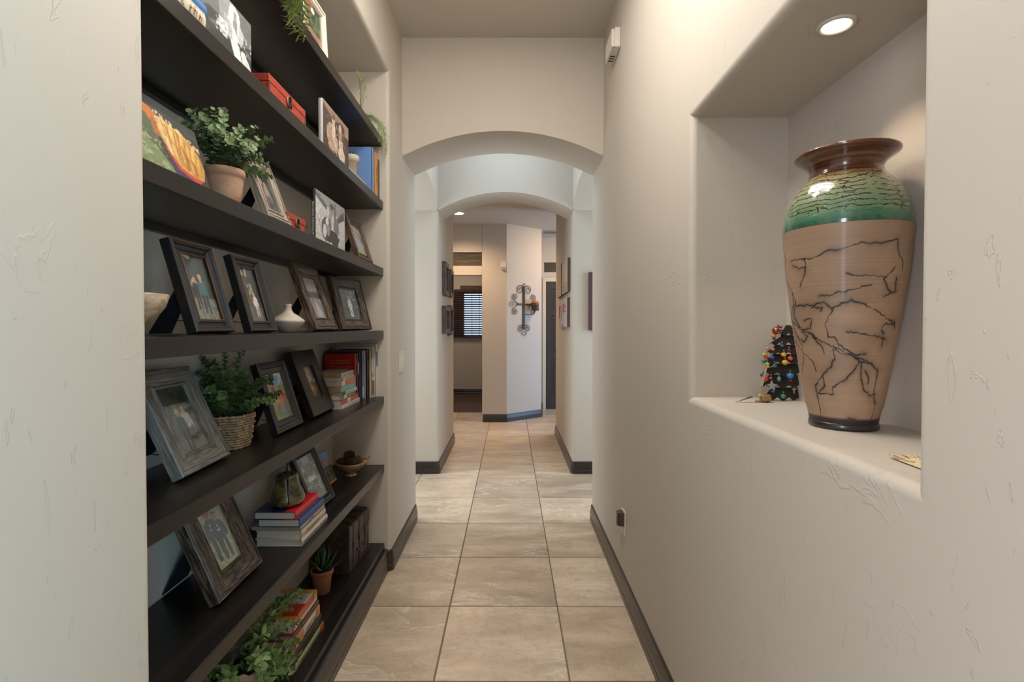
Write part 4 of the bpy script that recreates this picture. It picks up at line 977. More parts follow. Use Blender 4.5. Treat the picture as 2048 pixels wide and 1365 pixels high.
def keep5(p): return -.953 < p.x < -.69 and p.z < S4-.05 and p.z > S5+.05 and not (p.y > 1.70 and p.x < -.787-(p.z-S5)*.305+.014) and not (p.y < 1.455 and p.x < -.80-(p.z-S5)*.44+.016 and p.x > -.99)
st = []
for i in range(40):
    az = random.uniform(-PI, PI); rr = random.uniform(.03, .15); ri = random.uniform(.07, .18)*(1.15-rr*2.6)
    if math.cos(az) < -.1: rr = min(rr, .05/abs(math.cos(az)))
    st.append(arc_stem((.02*math.cos(az), .02*math.sin(az), .085), az, rr, ri+.02, .03 if rr > .1 else 0, 6, .004))
for az, rr, ri in ((-1.75, .10, .20), (-1.4, .12, .17), (1.3, .07, .21), (1.0, .15, .12), (.8, .17, .07), (1.2, .18, .10), (1.1, .12, .05), (.2, .11, .06)): st.append(arc_stem((0, 0, .085), az, rr, ri, .0, 7, .005))
random.shuffle(st); leafy(o, st, L_box, .0235, .0115, tilt=62, stem_mat=M['stem'], limit=300, keep=keep5, start=.25)
# leafy plant in burlap pot, lowest shelf
lx, ly = -.782, 1.425
o = thing('potted_plant', 'light green leafy plant in a burlap wrapped pot on the lowest shelf', 'potted plant', (lx, ly, S7))
m = NT('burlap'); v = m.coord('Object', scale=(1, 1, 1)); w1 = m.node('ShaderNodeTexWave'); w1.inputs['Scale'].default_value = 120; w1.bands_direction = 'Z'; m.link(v, w1.inputs[0]); nn = m.noise(v, 120, 3)
m.color(m.mix(m.math('MULTIPLY', w1.outputs['Fac'], nn), (.16, .11, .065), (.44, .34, .225))); m.set(Roughness=.9); m.bump(w1.outputs['Fac'], .0006, .6); M['burlap'] = m.m
g = G(); N = 40; vs = []; pr = [(.058, .0005), (.062, .01), (.068, .10), (.074, .17), (.080, .215), (.077, .217), (.070, .19)]
for r, z in pr:
    for i in range(N): a = 2*PI*i/N; rr = r+.0025*math.sin(a*9+z*30); vs.append((rr*math.cos(a), rr*math.sin(a), z+(.006*math.sin(a*5)+.003*math.sin(a*13) if z > .2 else 0)))
g.add(vs, [(k*N+i, k*N+(i+1) % N, (k+1)*N+(i+1) % N, (k+1)*N+i) for k in range(len(pr)-1) for i in range(N)]+[tuple(range(N))[::-1]], True)
part('burlap_wrap', g, M['burlap'], o)
part('soil', G().lathe([(.066, .18), (.066, .19), (.001, .194)], 20), M['soil'], o)
random.seed(9)
def keep7(p): return -.955 < p.x < -.60 and p.z < S6-.047 and p.z > S7+.09 and not (p.y > 1.69 and p.z < .332)
st = []
for i in range(26):
    az = random.uniform(-2.4, 2.2); rr = random.uniform(.05, .16); ri = random.uniform(.03, .15)*(1.1-rr*3)
    st.append(arc_stem((.03*math.cos(az), .03*math.sin(az), .19), az, rr, ri, random.uniform(0, .05), 7, .006))
for az, rr, ri, dr in ((1.25, .24, .10, .02), (1.1, .22, .06, .03), (1.0, .19, .02, .04), (1.35, .27, .12, .03), (.9, .17, -.02, .04), (.75, .15, -.03, .05), (1.2, .25, .13, .02), (1.45, .20, .12, .02), (-1.4, .14, .02, .05), (-1.0, .15, .0, .06)): st.append(arc_stem((0, 0, .19), az, rr, ri, dr, 8, .006))
random.shuffle(st); leafy(o, st, L_bam, .034, .0130, tilt=48, sx=1.0, stem_mat=M['stem'], limit=300, keep=keep7, start=.25, taper=.3)
# small aloe-like succulent in terracotta, lowest shelf
o = thing('potted_succulent', 'small orange terracotta pot with a spiky dark green succulent on the lowest shelf', 'potted plant', (-.832, 2.222, S7))
pot_lathe(o, [(.030, .0005), (.033, .002), (.042, .080), (.0440, .084), (.0475, .0845), (.0490, .104), (.0470, .106), (.044, .104), (.043, .096), (.001, .094)], M['terra_small'], soil_r=.043, soil_z=.099)
def blade(mat, wd, fold=.35, curl=.5, n=7):
    vs = []; fs = []
    for i in range(n+1):
        t = i/n; w_ = wd*(math.sin(PI*min(1, t*.62+.30)))*(1-t**3) + .002; z = curl*t*t; th = .06*(1-t)
        vs += [(t, w_, z+fold*w_), (t, 0, z), (t, -w_, z+fold*w_), (t, 0, z-th)]
    for i in range(n):
        a = i*4; b = a+4
        for q in range(4): fs.append((a+q, a+(q+1) % 4, b+(q+1) % 4, b+q))
    fs.append((0, 1, 2, 3)); me = bpy.data.meshes.new('leaf'); me.from_pydata(vs, [], fs); me.materials.append(mat); me.polygons.foreach_set('use_smooth', [True]*len(fs)); return me
L_al = blade(M['succ'], .13)
random.seed(3)
for i in range(30):
    az = i*2.399; el = math.radians(8+72*(i/29)); s_ = .10-.030*(i/29)
    d = (math.cos(az)*math.cos(el), math.sin(az)*math.cos(el), math.sin(el))
    sx_ = s_*(.62 if d[0] < -.5 else 1)
    link_obj('leaf', L_al, None, o, orient((d[0]*.008, d[1]*.008, .098+i*.0012), d, (0, 0, 1) if el < 1.2 else (-d[0], -d[1], .3), sx_))
# pale pot with a tiny succulent on the second shelf
o = thing('potted_succulent', 'pale clay pot with a small dark succulent, in front of the blue standing book', 'potted plant', (-.755, 2.42, S2+.0292))
pot_lathe(o, [(.022, 0), (.025, .002), (.032, .078), (.0355, .0785), (.0365, .107), (.034, .109), (.031, .106), (.001, .10)], M['palepot'], soil_r=.031, soil_z=.104)
for i in range(14):
    az = i*2.399; el = math.radians(15+60*(i/13)); d = (math.cos(az)*math.cos(el), math.sin(az)*math.cos(el), math.sin(el))
    link_obj('leaf', L_al, None, o, orient((0, 0, .104), d, (0, 0, 1), .036))
# trailing plant at the topmost shelf edge
def needles(parent, stems, size, n_per, mat, seed, spread=.9, w=.09, name='foliage'):
    r = random.Random(seed); g = G()
    for pts in stems:
        P = [Vector(p) for p in pts]; g.tube(P, .0009, 4)
        for i in range(n_per):
            t = r.uniform(.1, 1)*(len(P)-1); k = min(len(P)-2, int(t)); p = P[k].lerp(P[k+1], t-k); tn = (P[k+1]-P[k]).normalized()
            d = (tn*.6+Vector((r.uniform(-1, 1), r.uniform(-1, 1), r.uniform(-1, 1)))*spread).normalized(); s_ = size*r.uniform(.6, 1.2)
            n1 = d.orthogonal().normalized(); b = p+d*s_*.5+Vector((0, 0, -.1*s_)); e = p+d*s_+Vector((0, 0, .12*s_))
            g.add([p, b+n1*s_*w, e, b-n1*s_*w], [(0, 1, 2, 3)])
    return part(name, g, mat, parent, kind='stuff')
o = thing('trailing_plant', 'trailing green plant hanging over the topmost shelf beside the cream frame', 'potted plant', (-.74, 1.575, S1))
pot_lathe(o, [(.03, .0005), (.034, .002), (.045, .075), (.047, .085), (.044, .086), (.001, .08)], M['palepot'], soil_r=.042, soil_z=.083)
random.seed(13); st = []
for i in range(9):
    yy = random.uniform(-.045, .05); x1 = random.uniform(.066, .088); dz = random.uniform(-.11, -.03)
    st.append([(0, yy*.3, .085), (.03, yy*.6, .11), (.055, yy*.8, .085), (x1, yy, .03), (x1+.005, yy*1.1, dz*.5), (x1+.003, yy*1.15, dz)])
cnt = leafy(o, st, L_nar, .036, .0125, pair=True, tilt=52, sx=1.0, stem_mat=M['stem'], limit=260, start=.15, taper=.2)
o = thing('trailing_plant', 'wispy fine-leaved plant spilling over the right end of the topmost shelf', 'potted plant', (-.76, 2.60, S1))
pot_lathe(o, [(.028, .0005), (.03, .002), (.036, .03), (.037, .034), (.034, .034), (.001, .03)], M['palepot'], soil_r=.033, soil_z=.031)
st = []
for i in range(16):
    yy = random.uniform(-.04, .10); x1 = random.uniform(.089, .115); dz = random.uniform(-.14, .0)
    st.append([(0, yy*.3, .03), (.03, yy*.5, .065), (.06, yy*.8, .06), (x1, yy, .025), (x1+.006, yy*1.05, dz*.5), (x1+.004, min(.10, yy*1.1), dz)])
for i in range(5):
    yy = random.uniform(-.28, -.12); st.append([(0, -.02, .03), (.03, yy*.4, .13), (.05, yy*.75, .17), (.07, yy, .14+random.uniform(-.05, .03))])
needles(o, st, .021, 24, M['sprig'], 4, spread=1.1, w=.055)
# sprigs behind things on the shelves
o = thing('succulent', 'dark spiky succulent peeking out behind the black lettered photo book', 'plant', (-.80, 1.92, S3))
for i in range(14):
    az = i*2.399; el = math.radians(20+50*(i/13)); d = (math.cos(az)*math.cos(el), math.sin(az)*math.cos(el), math.sin(el)); link_obj('leaf', L_al, None, o, orient((0, 0, .035), d, (0, 0, 1), .05))
part('pot', G().lathe([(.018, .0005), (.022, .036), (.001, .036)], 18), M['terra_small'], o)
o = thing('sprig', 'small green sprig behind the bronze frames at eye level', 'plant', (-.805, 2.205, S4))
part('pot', G().lathe([(.016, .0005), (.020, .03), (.001, .03)], 16), M['palepot'], o)
random.seed(2)
leafy(o, [arc_stem((0, 0, .03), a, .02, .10, 0, 5) for a in (0, 1.5, 3, 4.4)], L_bam, .02, .014, stem_mat=M['stem'], start=.3)
# ================================================================== bowl, flat vase, pinecones
m = NT('spalted_pale_wood'); v = m.coord('Object', scale=(1.2, 1.2, 3)); n = m.noise(v, 12, 5, .65, 1)
m.color(m.ramp(n, [(.3, (.16, .10, .06)), (.45, (.38, .27, .17)), (.62, (.55, .43, .31)), (.8, (.42, .30, .19))])); m.set(Roughness=.6); m.bump(n, .001, .6); M['spalt'] = m.m
o = thing('wooden_bowl', 'pale spalted wooden bowl half hidden at the left end of the eye-level shelf', 'bowl', (-.800, 1.020, S4))
part('bowl', G().lathe([(.032, .0005), (.036, .004), (.046, .012), (.070, .034), (.090, .062), (.0965, .084), (.0955, .087), (.090, .084), (.080, .060), (.050, .026), (.001, .018)], 48), M['spalt'], o)
o = thing('flat_vase', 'squat cream stone vase with a narrow neck between the photo frames at eye level', 'vase', (-.772, 1.762, S4))
part('body', G().lathe([(.020, .0005), (.024, .002), (.029, .008), (.044, .022), (.0535, .036), (.0545, .040), (.050, .046), (.034, .058), (.018, .068), (.0125, .078), (.0105, .090), (.0125, .098), (.0115, .0985), (.008, .095), (.007, .08)], 44), clay('cream_stone', (.40, .34, .26), (.60, .53, .44), .6), o)
m = NT('amber_banded_glaze'); v = m.coord('Object', scale=(1, 1, 1)); w = m.node('ShaderNodeTexWave'); w.bands_direction = 'Z'; w.inputs['Scale'].default_value = 22; w.inputs['Distortion'].default_value = 2; m.link(v, w.inputs[0])
m.color(m.mix(w.outputs['Fac'], (.19, .11, .05), (.46, .31, .16))); m.set(Roughness=.25, Coat_Weight=.4); M['amber'] = m.m
o = thing('pottery_bowl', 'amber glazed footed pottery bowl with a fluted lip holding pinecones on the sixth shelf', 'bowl', (-.802, 2.535, S6))
g = G(); pr = [(.030, .0005), (.030, .004), (.022, .010), (.024, .016), (.046, .030), (.068, .048), (.082, .072), (.081, .075), (.076, .072), (.060, .050), (.030, .028), (.001, .024)]; N = 48; vs = []
for r, z in pr:
    for i in range(N):
        a = 2*PI*i/N; k = (z/.07)**3; lip = max(0, math.cos(a-.1))**10*.014*k; vs.append(((r+lip+.002*k*math.sin(a*3))*math.cos(a), (r+lip)*math.sin(a), z+k*(.003*math.sin(a*2+.5)+lip*.6)))
g.add(vs, [(k*N+i, k*N+(i+1) % N, (k+1)*N+(i+1) % N, (k+1)*N+i) for k in range(len(pr)-1) for i in range(N)]+[tuple(range(N))[::-1]], True)
part('bowl', g, M['amber'], o)
M['cone'] = leaf_mat('pinecone_scale', (.035, .016, .009), (.11, .055, .03), .7)
def cone_mesh(R, H, seed):
    r = random.Random(seed); g = G(); g.lathe([(.001, -H*.5), (R*.45, -H*.3), (R*.5, 0), (R*.3, H*.35), (.001, H*.5)], 10)
    n = 70
    for i in range(n):
        t = i/(n-1); z = -H*.46+H*.95*t; az = i*2.39996; rr = R*.45*math.sin(PI*(.12+.82*t))+.002; s_ = R*.72*math.sin(PI*(.18+.74*t)); el = -.35+1.5*t
        d = Vector((math.cos(az)*math.cos(el), math.sin(az)*math.cos(el), math.sin(el))); y = Vector((-math.sin(az), math.cos(az), 0)); nrm = d.cross(y)
        p = Vector((rr*math.cos(az)*.5, rr*math.sin(az)*.5, z)); w = s_*.42; th = nrm*.0012
        a, b, c, e = p+y*w*.35, p-y*w*.35, p+d*s_-y*w, p+d*s_+y*w; f = p+d*(s_+.0025)+nrm*.001
        g.add([a+th, b+th, c+th, e+th, a-th, b-th, c-th, e-th, f], [(0,1,2,3), (7,6,5,4), (2,8,3), (7,8,6), (2,6,8), (3,8,7), (0,3,7,4), (1,5,6,2)])
    me = g.mesh('pinecone'); me.materials.append(M['cone']); return me
cone = cone_mesh(.024, .052, 1)
for i, (dx, dy, dz, rx, ry, lab) in enumerate([(-.034, -.022, .066, 1.2, .3, 'pinecone at the near side of the amber bowl'), (.010, -.034, .068, 1.5, 1.1, 'pinecone lying at the front rim of the amber bowl, nearest the camera'), (.030, .010, .068, .9, 2.4, 'pinecone at the hall side of the amber bowl below its lip'), (-.012, .030, .070, 1.9, .2, 'pinecone at the far side of the amber bowl'), (-.006, -.002, .098, 1.3, 2.0, 'pinecone resting on top of the others in the amber bowl')]):
    dx *= 1.12; dy *= 1.12; c = link_obj('pinecone', cone); c.location = (-.802+dx, 2.535+dy, S6+dz+.006); c.rotation_euler = (rx, ry, i*1.3); c.scale = (.95, .95, .95); tag(c, lab, 'pinecone', 'pinecones in the amber bowl')
# ================================================================== leather trunk on the lowest shelf
m = NT('worn_dark_leather'); v = m.coord('Object'); n = m.noise(v, 22, 5, .65)
m.color(m.mix(m.ramp(n, [(.35, 0), (.7, 1)]), (.018, .012, .010), (.075, .047, .039))); m.set(Roughness=.38); m.bump(m.noise(v, 90, 3), .0004, .5); M['leather'] = m.m
M['strap'] = plain((.05, .033, .028), .5, name='strap_leather'); TH, TL, TD = .232, .270, .185
o = thing('trunk', 'dark brown leather trunk with straps and buckles on the lowest shelf', 'trunk', (-.760, 2.378, S7), (0, 0, math.radians(-3.5)))
part('body', G().box(-TD, 0, .0005, 0, TL, TH*.70), M['leather'], o, bevel=.004, seg=3)
g = G(); poly = [(-TD-.001, TH*.705), (.001, TH*.705)]+[(-TD/2+(TD/2+.001)*math.cos(a), TH*.89+(TH*.11)*math.sin(a)) if False else (-TD/2+(TD/2+.001)*c_, TH*.90+TH*.10*s_) for a in np.linspace(0, PI, 13) for c_, s_ in ((math.copysign(abs(math.cos(a))**.5, math.cos(a)), abs(math.sin(a))**.7),)]
n_ = len(poly); g.add([(x, y, z) for y in (-.001, TL+.001) for x, z in poly], [(i, (i+1) % n_, n_+(i+1) % n_, n_+i) for i in range(n_)]+[tuple(range(n_))[::-1], tuple(range(n_, 2*n_))])
part('lid', g, M['leather'], o)
outl = [(.002, TH*.02), (.002, TH*.70)]+[(-TD/2+(TD/2+.0015)*math.copysign(abs(math.cos(a))**.5, math.cos(a)), TH*.90+(TH*.10+.002)*abs(math.sin(a))**.7) for a in np.linspace(0, PI, 13)]+[(-TD-.003, TH*.5)]
for yy in (.045, .125, .205):
    g = G(); k = len(outl); vs = []
    for (x, z) in outl: vs += [(x, yy, z), (x, yy+.018, z)]
    g.add(vs, [(2*i, 2*i+1, 2*i+3, 2*i+2) for i in range(k-1)])
    s_ = part('strap', g, M['strap'], o)
    sm = s_.modifiers.new('thickness', 'SOLIDIFY'); sm.thickness = .0022; sm.offset = 0
    part('buckle', G().tube([(.006, yy-.003, TH*.62), (.006, yy+.021, TH*.62), (.006, yy+.021, TH*.52), (.006, yy-.003, TH*.52)], .0018, 6, closed=True), M['oldbrass'], s_)
part('lid_seam', G().box(-.002, .003, TH*.695, .0022, TL-.003, TH*.712), M['strap'], o)
for a, b in ((0, TL), ):
    g = G()
    for yy in (-.002, TL-.018): g.box(-TD-.002, yy, 0.001, .002, yy+.02, .022)
    part('corner_guard', g, M['leather'], o)
part('handle', G().tube([(.004, .10, TH*.36), (.014, .105, TH*.28), (.016, .135, TH*.25), (.014, .165, TH*.28), (.004, .17, TH*.36)], .004, 8), M['leather'], o)
part('rivets', (lambda g: [g.ball((.0012, yy, z), .0018, 6) for yy in (.008, .262) for z in np.linspace(.02, TH*.66, 9)] and g)(G()), M['oldbrass'], o, kind='stuff')
# ================================================================== niche: raku vase
VC = (.731, 1.113)
o = thing('floor_vase', 'tall tan vase with smoke lines, green crackle shoulder and brown rim in the niche', 'vase', (VC[0], VC[1], NZ0))
def interp(pts, n):
    """smooth curve through profile points"""
    P = [Vector((r, z, 0)) for r, z in pts]; out = []
    for i in range(len(P)-1):
        p0 = P[max(0, i-1)]; p1 = P[i]; p2 = P[i+1]; p3 = P[min(len(P)-1, i+2)]
        for k in range(n):
            t = k/n; q = .5*((2*p1)+(-p0+p2)*t+(2*p0-5*p1+4*p2-p3)*t*t+(-p0+3*p1-3*p2+p3)*t**3); out.append((q.x, q.y))
    out.append((P[-1].x, P[-1].y)); return out
low = [(.0640, .014), (.0690, .040), (.0745, .062), (.0912, .166), (.1057, .267), (.1150, .350), (.1195, .410), (.1205, .428)]
low = interp(low, 10)
zs_ = np.array([z for r, z in low]); rs_ = np.array([r for r, z in low])
NTH, NZ = 640, 300
zz = np.linspace(zs_[0], zs_[-1], NZ); rr = np.interp(zz, zs_, rs_)
th = np.linspace(0, 2*PI, NTH, endpoint=False)
LINES = [[(177.7, 1.466), (188.4, 1.468), (199.2, 1.467), (208.1, 1.465), (216.1, 1.471), (223.5, 1.478), (232.0, 1.478), (242.0, 1.485), (250.2, 1.489), (260.4, 1.487), (271.5, 1.488), (284.3, 1.495)], [(199.2, 1.467), (199.8, 1.45), (197.6, 1.433), (190.6, 1.41)], [(181.1, 1.456), (190.4, 1.448), (199.6, 1.448)], [(284.6, 1.493), (285.2, 1.473), (293.5, 1.454), (294.4, 1.434)], [(238.1, 1.43), (246.0, 1.425), (254.8, 1.425), (264.2, 1.423), (274.5, 1.421)], [(284.9, 1.441), (278.5, 1.429), (272.7, 1.417), (275.7, 1.405), (281.6, 1.389), (274.8, 1.383)], [(281.6, 1.389), (288.4, 1.393), (286.8, 1.421)], [(213.2, 1.388), (222.5, 1.388), (232.0, 1.393), (242.9, 1.396), (250.1, 1.4), (255.5, 1.405), (261.0, 1.406)], [(177.2, 1.369), (193.6, 1.368), (207.0, 1.369), (218.1, 1.373), (226.0, 1.36), (232.0, 1.368), (243.2, 1.376), (250.8, 1.371), (260.9, 1.363), (270.0, 1.353), (280.8, 1.34), (294.8, 1.332), (297.1, 1.32)], [(226.0, 1.358), (221.7, 1.345), (218.1, 1.328), (220.0, 1.311), (220.8, 1.299)], [(295.4, 1.328), (279.1, 1.33), (276.4, 1.316), (279.9, 1.308)], [(239.0, 1.313), (250.5, 1.31), (263.7, 1.306), (279.0, 1.301), (285.6, 1.297)], [(280.5, 1.301), (279.5, 1.283)], [(151.2, 1.343), (173.2, 1.329), (189.3, 1.315), (201.2, 1.307), (211.1, 1.294), (220.5, 1.286), (229.5, 1.28), (238.4, 1.27), (249.7, 1.262), (261.8, 1.254), (273.3, 1.241), (280.2, 1.232), (279.4, 1.211), (279.2, 1.186), (284.7, 1.159), (284.2, 1.129)], [(220.9, 1.303), (227.5, 1.301), (231.7, 1.286), (238.3, 1.278), (249.6, 1.266), (261.0, 1.268)], [(225.1, 1.286), (231.7, 1.269), (242.8, 1.266), (254.5, 1.253), (269.7, 1.249)], [(198.5, 1.311), (205.8, 1.292), (213.2, 1.281), (215.1, 1.266)], [(224.9, 1.277), (227.0, 1.261), (221.8, 1.239), (210.5, 1.22), (197.5, 1.196), (199.1, 1.174), (201.4, 1.157), (199.8, 1.125)], [(210.5, 1.22), (212.4, 1.198), (201.3, 1.179), (223.2, 1.182), (223.4, 1.196), (238.9, 1.214), (250.5, 1.236), (254.5, 1.253)], [(257.2, 1.249), (257.4, 1.22), (262.9, 1.194), (273.0, 1.181), (281.0, 1.186)], [(261.7, 1.233), (268.1, 1.22), (267.7, 1.207)], [(151.8, 1.513), (167.2, 1.471), (151.1, 1.442), (174.4, 1.401), (175.6, 1.374), (160.3, 1.343), (169.5, 1.31), (181.7, 1.284), (181.2, 1.248), (168.7, 1.219)], [(174.4, 1.401), (180.7, 1.378), (170.6, 1.347), (182.5, 1.324)], [(164.1, 1.292), (183.7, 1.266), (197.1, 1.249), (201.8, 1.228)], [(244.5, 1.133), (255.1, 1.131)], [(177.8, 1.324), (194.7, 1.302), (186.3, 1.289), (174.2, 1.302)], [(191.1, 1.337), (203.1, 1.341), (199.2, 1.32), (185.5, 1.315)], [(204.4, 1.365), (215.7, 1.362), (213.2, 1.354)]]
U = np.degrees(th)[None, :].repeat(NZ, 0); Zg = (zz+NZ0)[:, None].repeat(NTH, 1)
dist = np.full((NZ, NTH), 1.0); kd = .0020  # metres per degree, about
r3 = random.Random(4)
extra = []
for _ in range(14):        # the same kind of smoke lines go on round the unseen back
    a = r3.uniform(-20, 50); z = r3.uniform(1.16, 1.48); l = [(a, z)]
    for k in range(7): a += r3.uniform(4, 12); z = min(1.5, max(1.13, z+r3.uniform(-.03, .03))); l.append((a, z))
    extra.append(l)
for ln in LINES+extra:
    pts = []
    for i in range(len(ln)-1):
        (a0, z0), (a1, z1) = ln[i], ln[i+1]; L_ = math.hypot((a1-a0)*kd, z1-z0); n = max(2, int(L_/.0045))
        for k in range(n):
            t = k/n; j = .0016
            pts.append((a0+(a1-a0)*t+r3.uniform(-j, j)/kd, z0+(z1-z0)*t+r3.uniform(-j, j)))
    pts.append(ln[-1])
    for i in range(len(pts)-1):
        (a0, z0), (a1, z1) = pts[i], pts[i+1]
        am = (a0+a1)/2; lo = max(0, int((min(z0, z1)-.014-NZ0-zz[0])/(zz[1]-zz[0]))); hi = min(NZ, int((max(z0, z1)+.014-NZ0-zz[0])/(zz[1]-zz[0]))+2)
        if hi <= lo: continue
        du = ((U[lo:hi]-am+180) % 360-180)
        m_ = np.abs(du).max(0)*0+1
        cols = np.where(np.abs(du[0]) < abs(a1-a0)/2+9)[0]
        if len(cols) == 0: continue
        X = du[:, cols]*kd; Zz = Zg[lo:hi][:, cols]; ax, az = (a0-am)*kd, z0; bx_, bz = (a1-am)*kd, z1
        vx, vz = bx_-ax, bz-az; tt = np.clip(((X-ax)*vx+(Zz-az)*vz)/(vx*vx+vz*vz+1e-12), 0, 1)
        dd = np.hypot(X-ax-tt*vx, Zz-az-tt*vz); sub = dist[lo:hi][:, cols]; np.minimum(sub, dd, out=sub); dist[np.ix_(range(lo, hi), cols)] = sub
nz1 = smooth_noise(NZ, NTH, 22); nz2 = smooth_noise(NZ, NTH, 60); nz3 = smooth_noise(NZ, NTH, 9)
core = np.clip((.0008+.0014*nz2-dist)/.0008, 0, 1); halo = np.exp(-dist/.0058)*np.clip(nz1*2.3-.5, .06, 1)
base = np.array([.335, .215, .135])[None, None]*(.88+.24*nz3[..., None])*(.94+.12*np.repeat(rng.rand(NZ, 1), NTH, 1)[..., None])
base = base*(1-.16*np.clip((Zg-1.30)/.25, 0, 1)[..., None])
dark = np.clip(core*.97+halo*.62, 0, 1)[..., None]
cl = base*(1-dark)+np.array([.018, .012, .012])*dark
foot = np.clip((NZ0+.030-Zg)/.006, 0, 1)[..., None]; cl = cl*(1-foot)+np.array([.03, .02, .02])*foot
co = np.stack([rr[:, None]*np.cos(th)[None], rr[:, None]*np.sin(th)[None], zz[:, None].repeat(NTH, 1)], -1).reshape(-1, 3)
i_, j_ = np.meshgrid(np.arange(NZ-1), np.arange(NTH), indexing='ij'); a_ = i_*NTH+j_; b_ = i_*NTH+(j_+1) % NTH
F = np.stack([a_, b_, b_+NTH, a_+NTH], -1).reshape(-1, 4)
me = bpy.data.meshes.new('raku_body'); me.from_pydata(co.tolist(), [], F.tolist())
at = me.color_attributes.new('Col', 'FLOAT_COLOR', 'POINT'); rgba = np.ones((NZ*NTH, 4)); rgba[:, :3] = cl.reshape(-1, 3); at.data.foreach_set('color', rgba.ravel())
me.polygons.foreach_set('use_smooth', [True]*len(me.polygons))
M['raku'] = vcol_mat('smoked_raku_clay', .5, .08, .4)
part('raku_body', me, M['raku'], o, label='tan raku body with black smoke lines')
part('foot_ring', G().lathe([(.058, .0005), (.0655, .001), (.0668, .006), (.0655, .012), (.0645, .0145)], 64), plain((.025, .018, .018), .3, coat=.3), o)
def lathe_uv(name, prof, n=128, kz=1.0):
    vs = []; fs = []; uv = []; L_ = [0]
    for i in range(1, len(prof)): L_.append(L_[-1]+math.hypot(prof[i][0]-prof[i-1][0], prof[i][1]-prof[i-1][1]))
    for r, z in prof:
        for i in range(n): a = 2*PI*i/n; vs.append((r*math.cos(a), r*math.sin(a), z))
    for k in range(len(prof)-1):
        for i in range(n):
            j = (i+1) % n; fs.append((k*n+i, k*n+j, (k+1)*n+j, (k+1)*n+i)); uv += [(i/n, L_[k]), ((i+1)/n, L_[k]), ((i+1)/n, L_[k+1]), (i/n, L_[k+1])]
    me = bpy.data.meshes.new(name); me.from_pydata(vs, [], fs); u = me.uv_layers.new(name='UVMap'); u.data.foreach_set('uv', [x for p in uv for x in p]); me.polygons.foreach_set('use_smooth', [True]*len(fs)); return me
# glazed shoulder: smooth green band, crackle above
sh = interp([(.1205, .428), (.1203, .440), (.1165, .468), (.1085, .494), (.0955, .518), (.0825, .533), (.0735, .543)], 10)
m = NT('green_crackle_glaze'); v = m.coord('Object'); uvn = m.node('ShaderNodeTexCoord'); sp = m.node('ShaderNodeSeparateXYZ'); m.link(v, sp.inputs[0]); z = sp.outputs[2]
dn = m.noise(v, 30, 3); dn2 = m.noise(v, 9, 2)
n18 = m.noise(v, 20, 4, .6); zrow = m.math('ADD', m.math('MULTIPLY', z, 92), m.math('MULTIPLY', n18, 2.6))
row = m.math('ABSOLUTE', m.math('SUBTRACT', m.math('FRACT', zrow), .5))
crH = m.math('MULTIPLY', m.ramp(row, [(.0, 1), (.045, 1), (.11, 0), (1, 0)]), m.ramp(m.noise(v, 26, 3, .6), [(.40, 0), (.47, 1)]))
mp = m.node('ShaderNodeMapping'); mp.inputs['Scale'].default_value = (34, 92, 1); m.link(uvn.outputs['UV'], mp.inputs[0])
vo = m.node('ShaderNodeTexVoronoi', voronoi_dimensions='2D', feature='DISTANCE_TO_EDGE'); vo.inputs['Scale'].default_value = 1; m.link(mp.outputs[0], vo.inputs['Vector'])
crV = m.math('MULTIPLY', m.ramp(vo.outputs['Distance'], [(0, 1), (.03, 1), (.09, 0), (1, 0)]), m.ramp(m.noise(v, 42, 3, .6), [(.50, 0), (.56, 1)]))
crack = m.math('MAXIMUM', crH, crV)
zz0 = m.node('ShaderNodeMapRange'); zz0.inputs['From Min'].default_value = .446; zz0.inputs['From Max'].default_value = .455; m.link(m.math('ADD', z, m.math('MULTIPLY', m.math('SUBTRACT', dn2, .5), .012)), zz0.inputs[0])
crack = m.math('MULTIPLY', crack, zz0.outputs[0])
zr = m.node('ShaderNodeMapRange'); zr.inputs['From Min'].default_value = .426; zr.inputs['From Max'].default_value = .546; m.link(m.math('ADD', z, m.math('MULTIPLY', m.math('SUBTRACT', dn, .5), .014)), zr.inputs[0])
colr = m.ramp(zr.outputs[0], [(0, (.01, .05, .038)), (.05, (.018, .085, .050)), (.16, (.035, .15, .085)), (.26, (.12, .22, .11)), (.55, (.22, .27, .15)), (.8, (.33, .30, .17)), (.93, (.34, .23, .09)), (1, (.10, .04, .015))])
colr = m.mix(m.math('MULTIPLY', m.ramp(m.noise(v, 55, 4, .7), [(.45, 0), (.7, 1)]), .45), colr, (.13, .16, .07))
m.color(m.mix(crack, colr, (.022, .012, .008))); m.set(Roughness=.17, Coat_Weight=.6, Coat_Roughness=.06)
m.bump(m.math('SUBTRACT', 1.0, crack), .0016, .9); part('glazed_shoulder', lathe_uv('glazed_shoulder', sh, 160), m.m, o, label='glossy green crackle glaze shoulder')
nk = interp([(.0735, .543), (.0695, .552), (.0690, .559), (.0735, .569), (.0840, .579), (.0960, .587), (.0990, .591), (.0985, .5945), (.0955, .594), (.0840, .585), (.0700, .573), (.0640, .560), (.0660, .540), (.0900, .51)], 7)
m = NT('brown_ringed_glaze'); v = m.coord('Object', scale=(1, 1, 1)); vz = m.coord('Object', scale=(3, 3, 210)); f = m.noise(vz, 1, 4, .6, .2)
m.color(m.ramp(f, [(.3, (.010, .005, .004)), (.5, (.085, .026, .010)), (.66, (.18, .065, .022)), (.8, (.24, .12, .055))])); m.set(Roughness=.16, Coat_Weight=.6, Coat_Roughness=.05); m.bump(f, .0012, .8)
part('flared_rim', lathe_uv('flared_rim', nk, 128), m.m, o, label='glossy brown ringed flared rim')
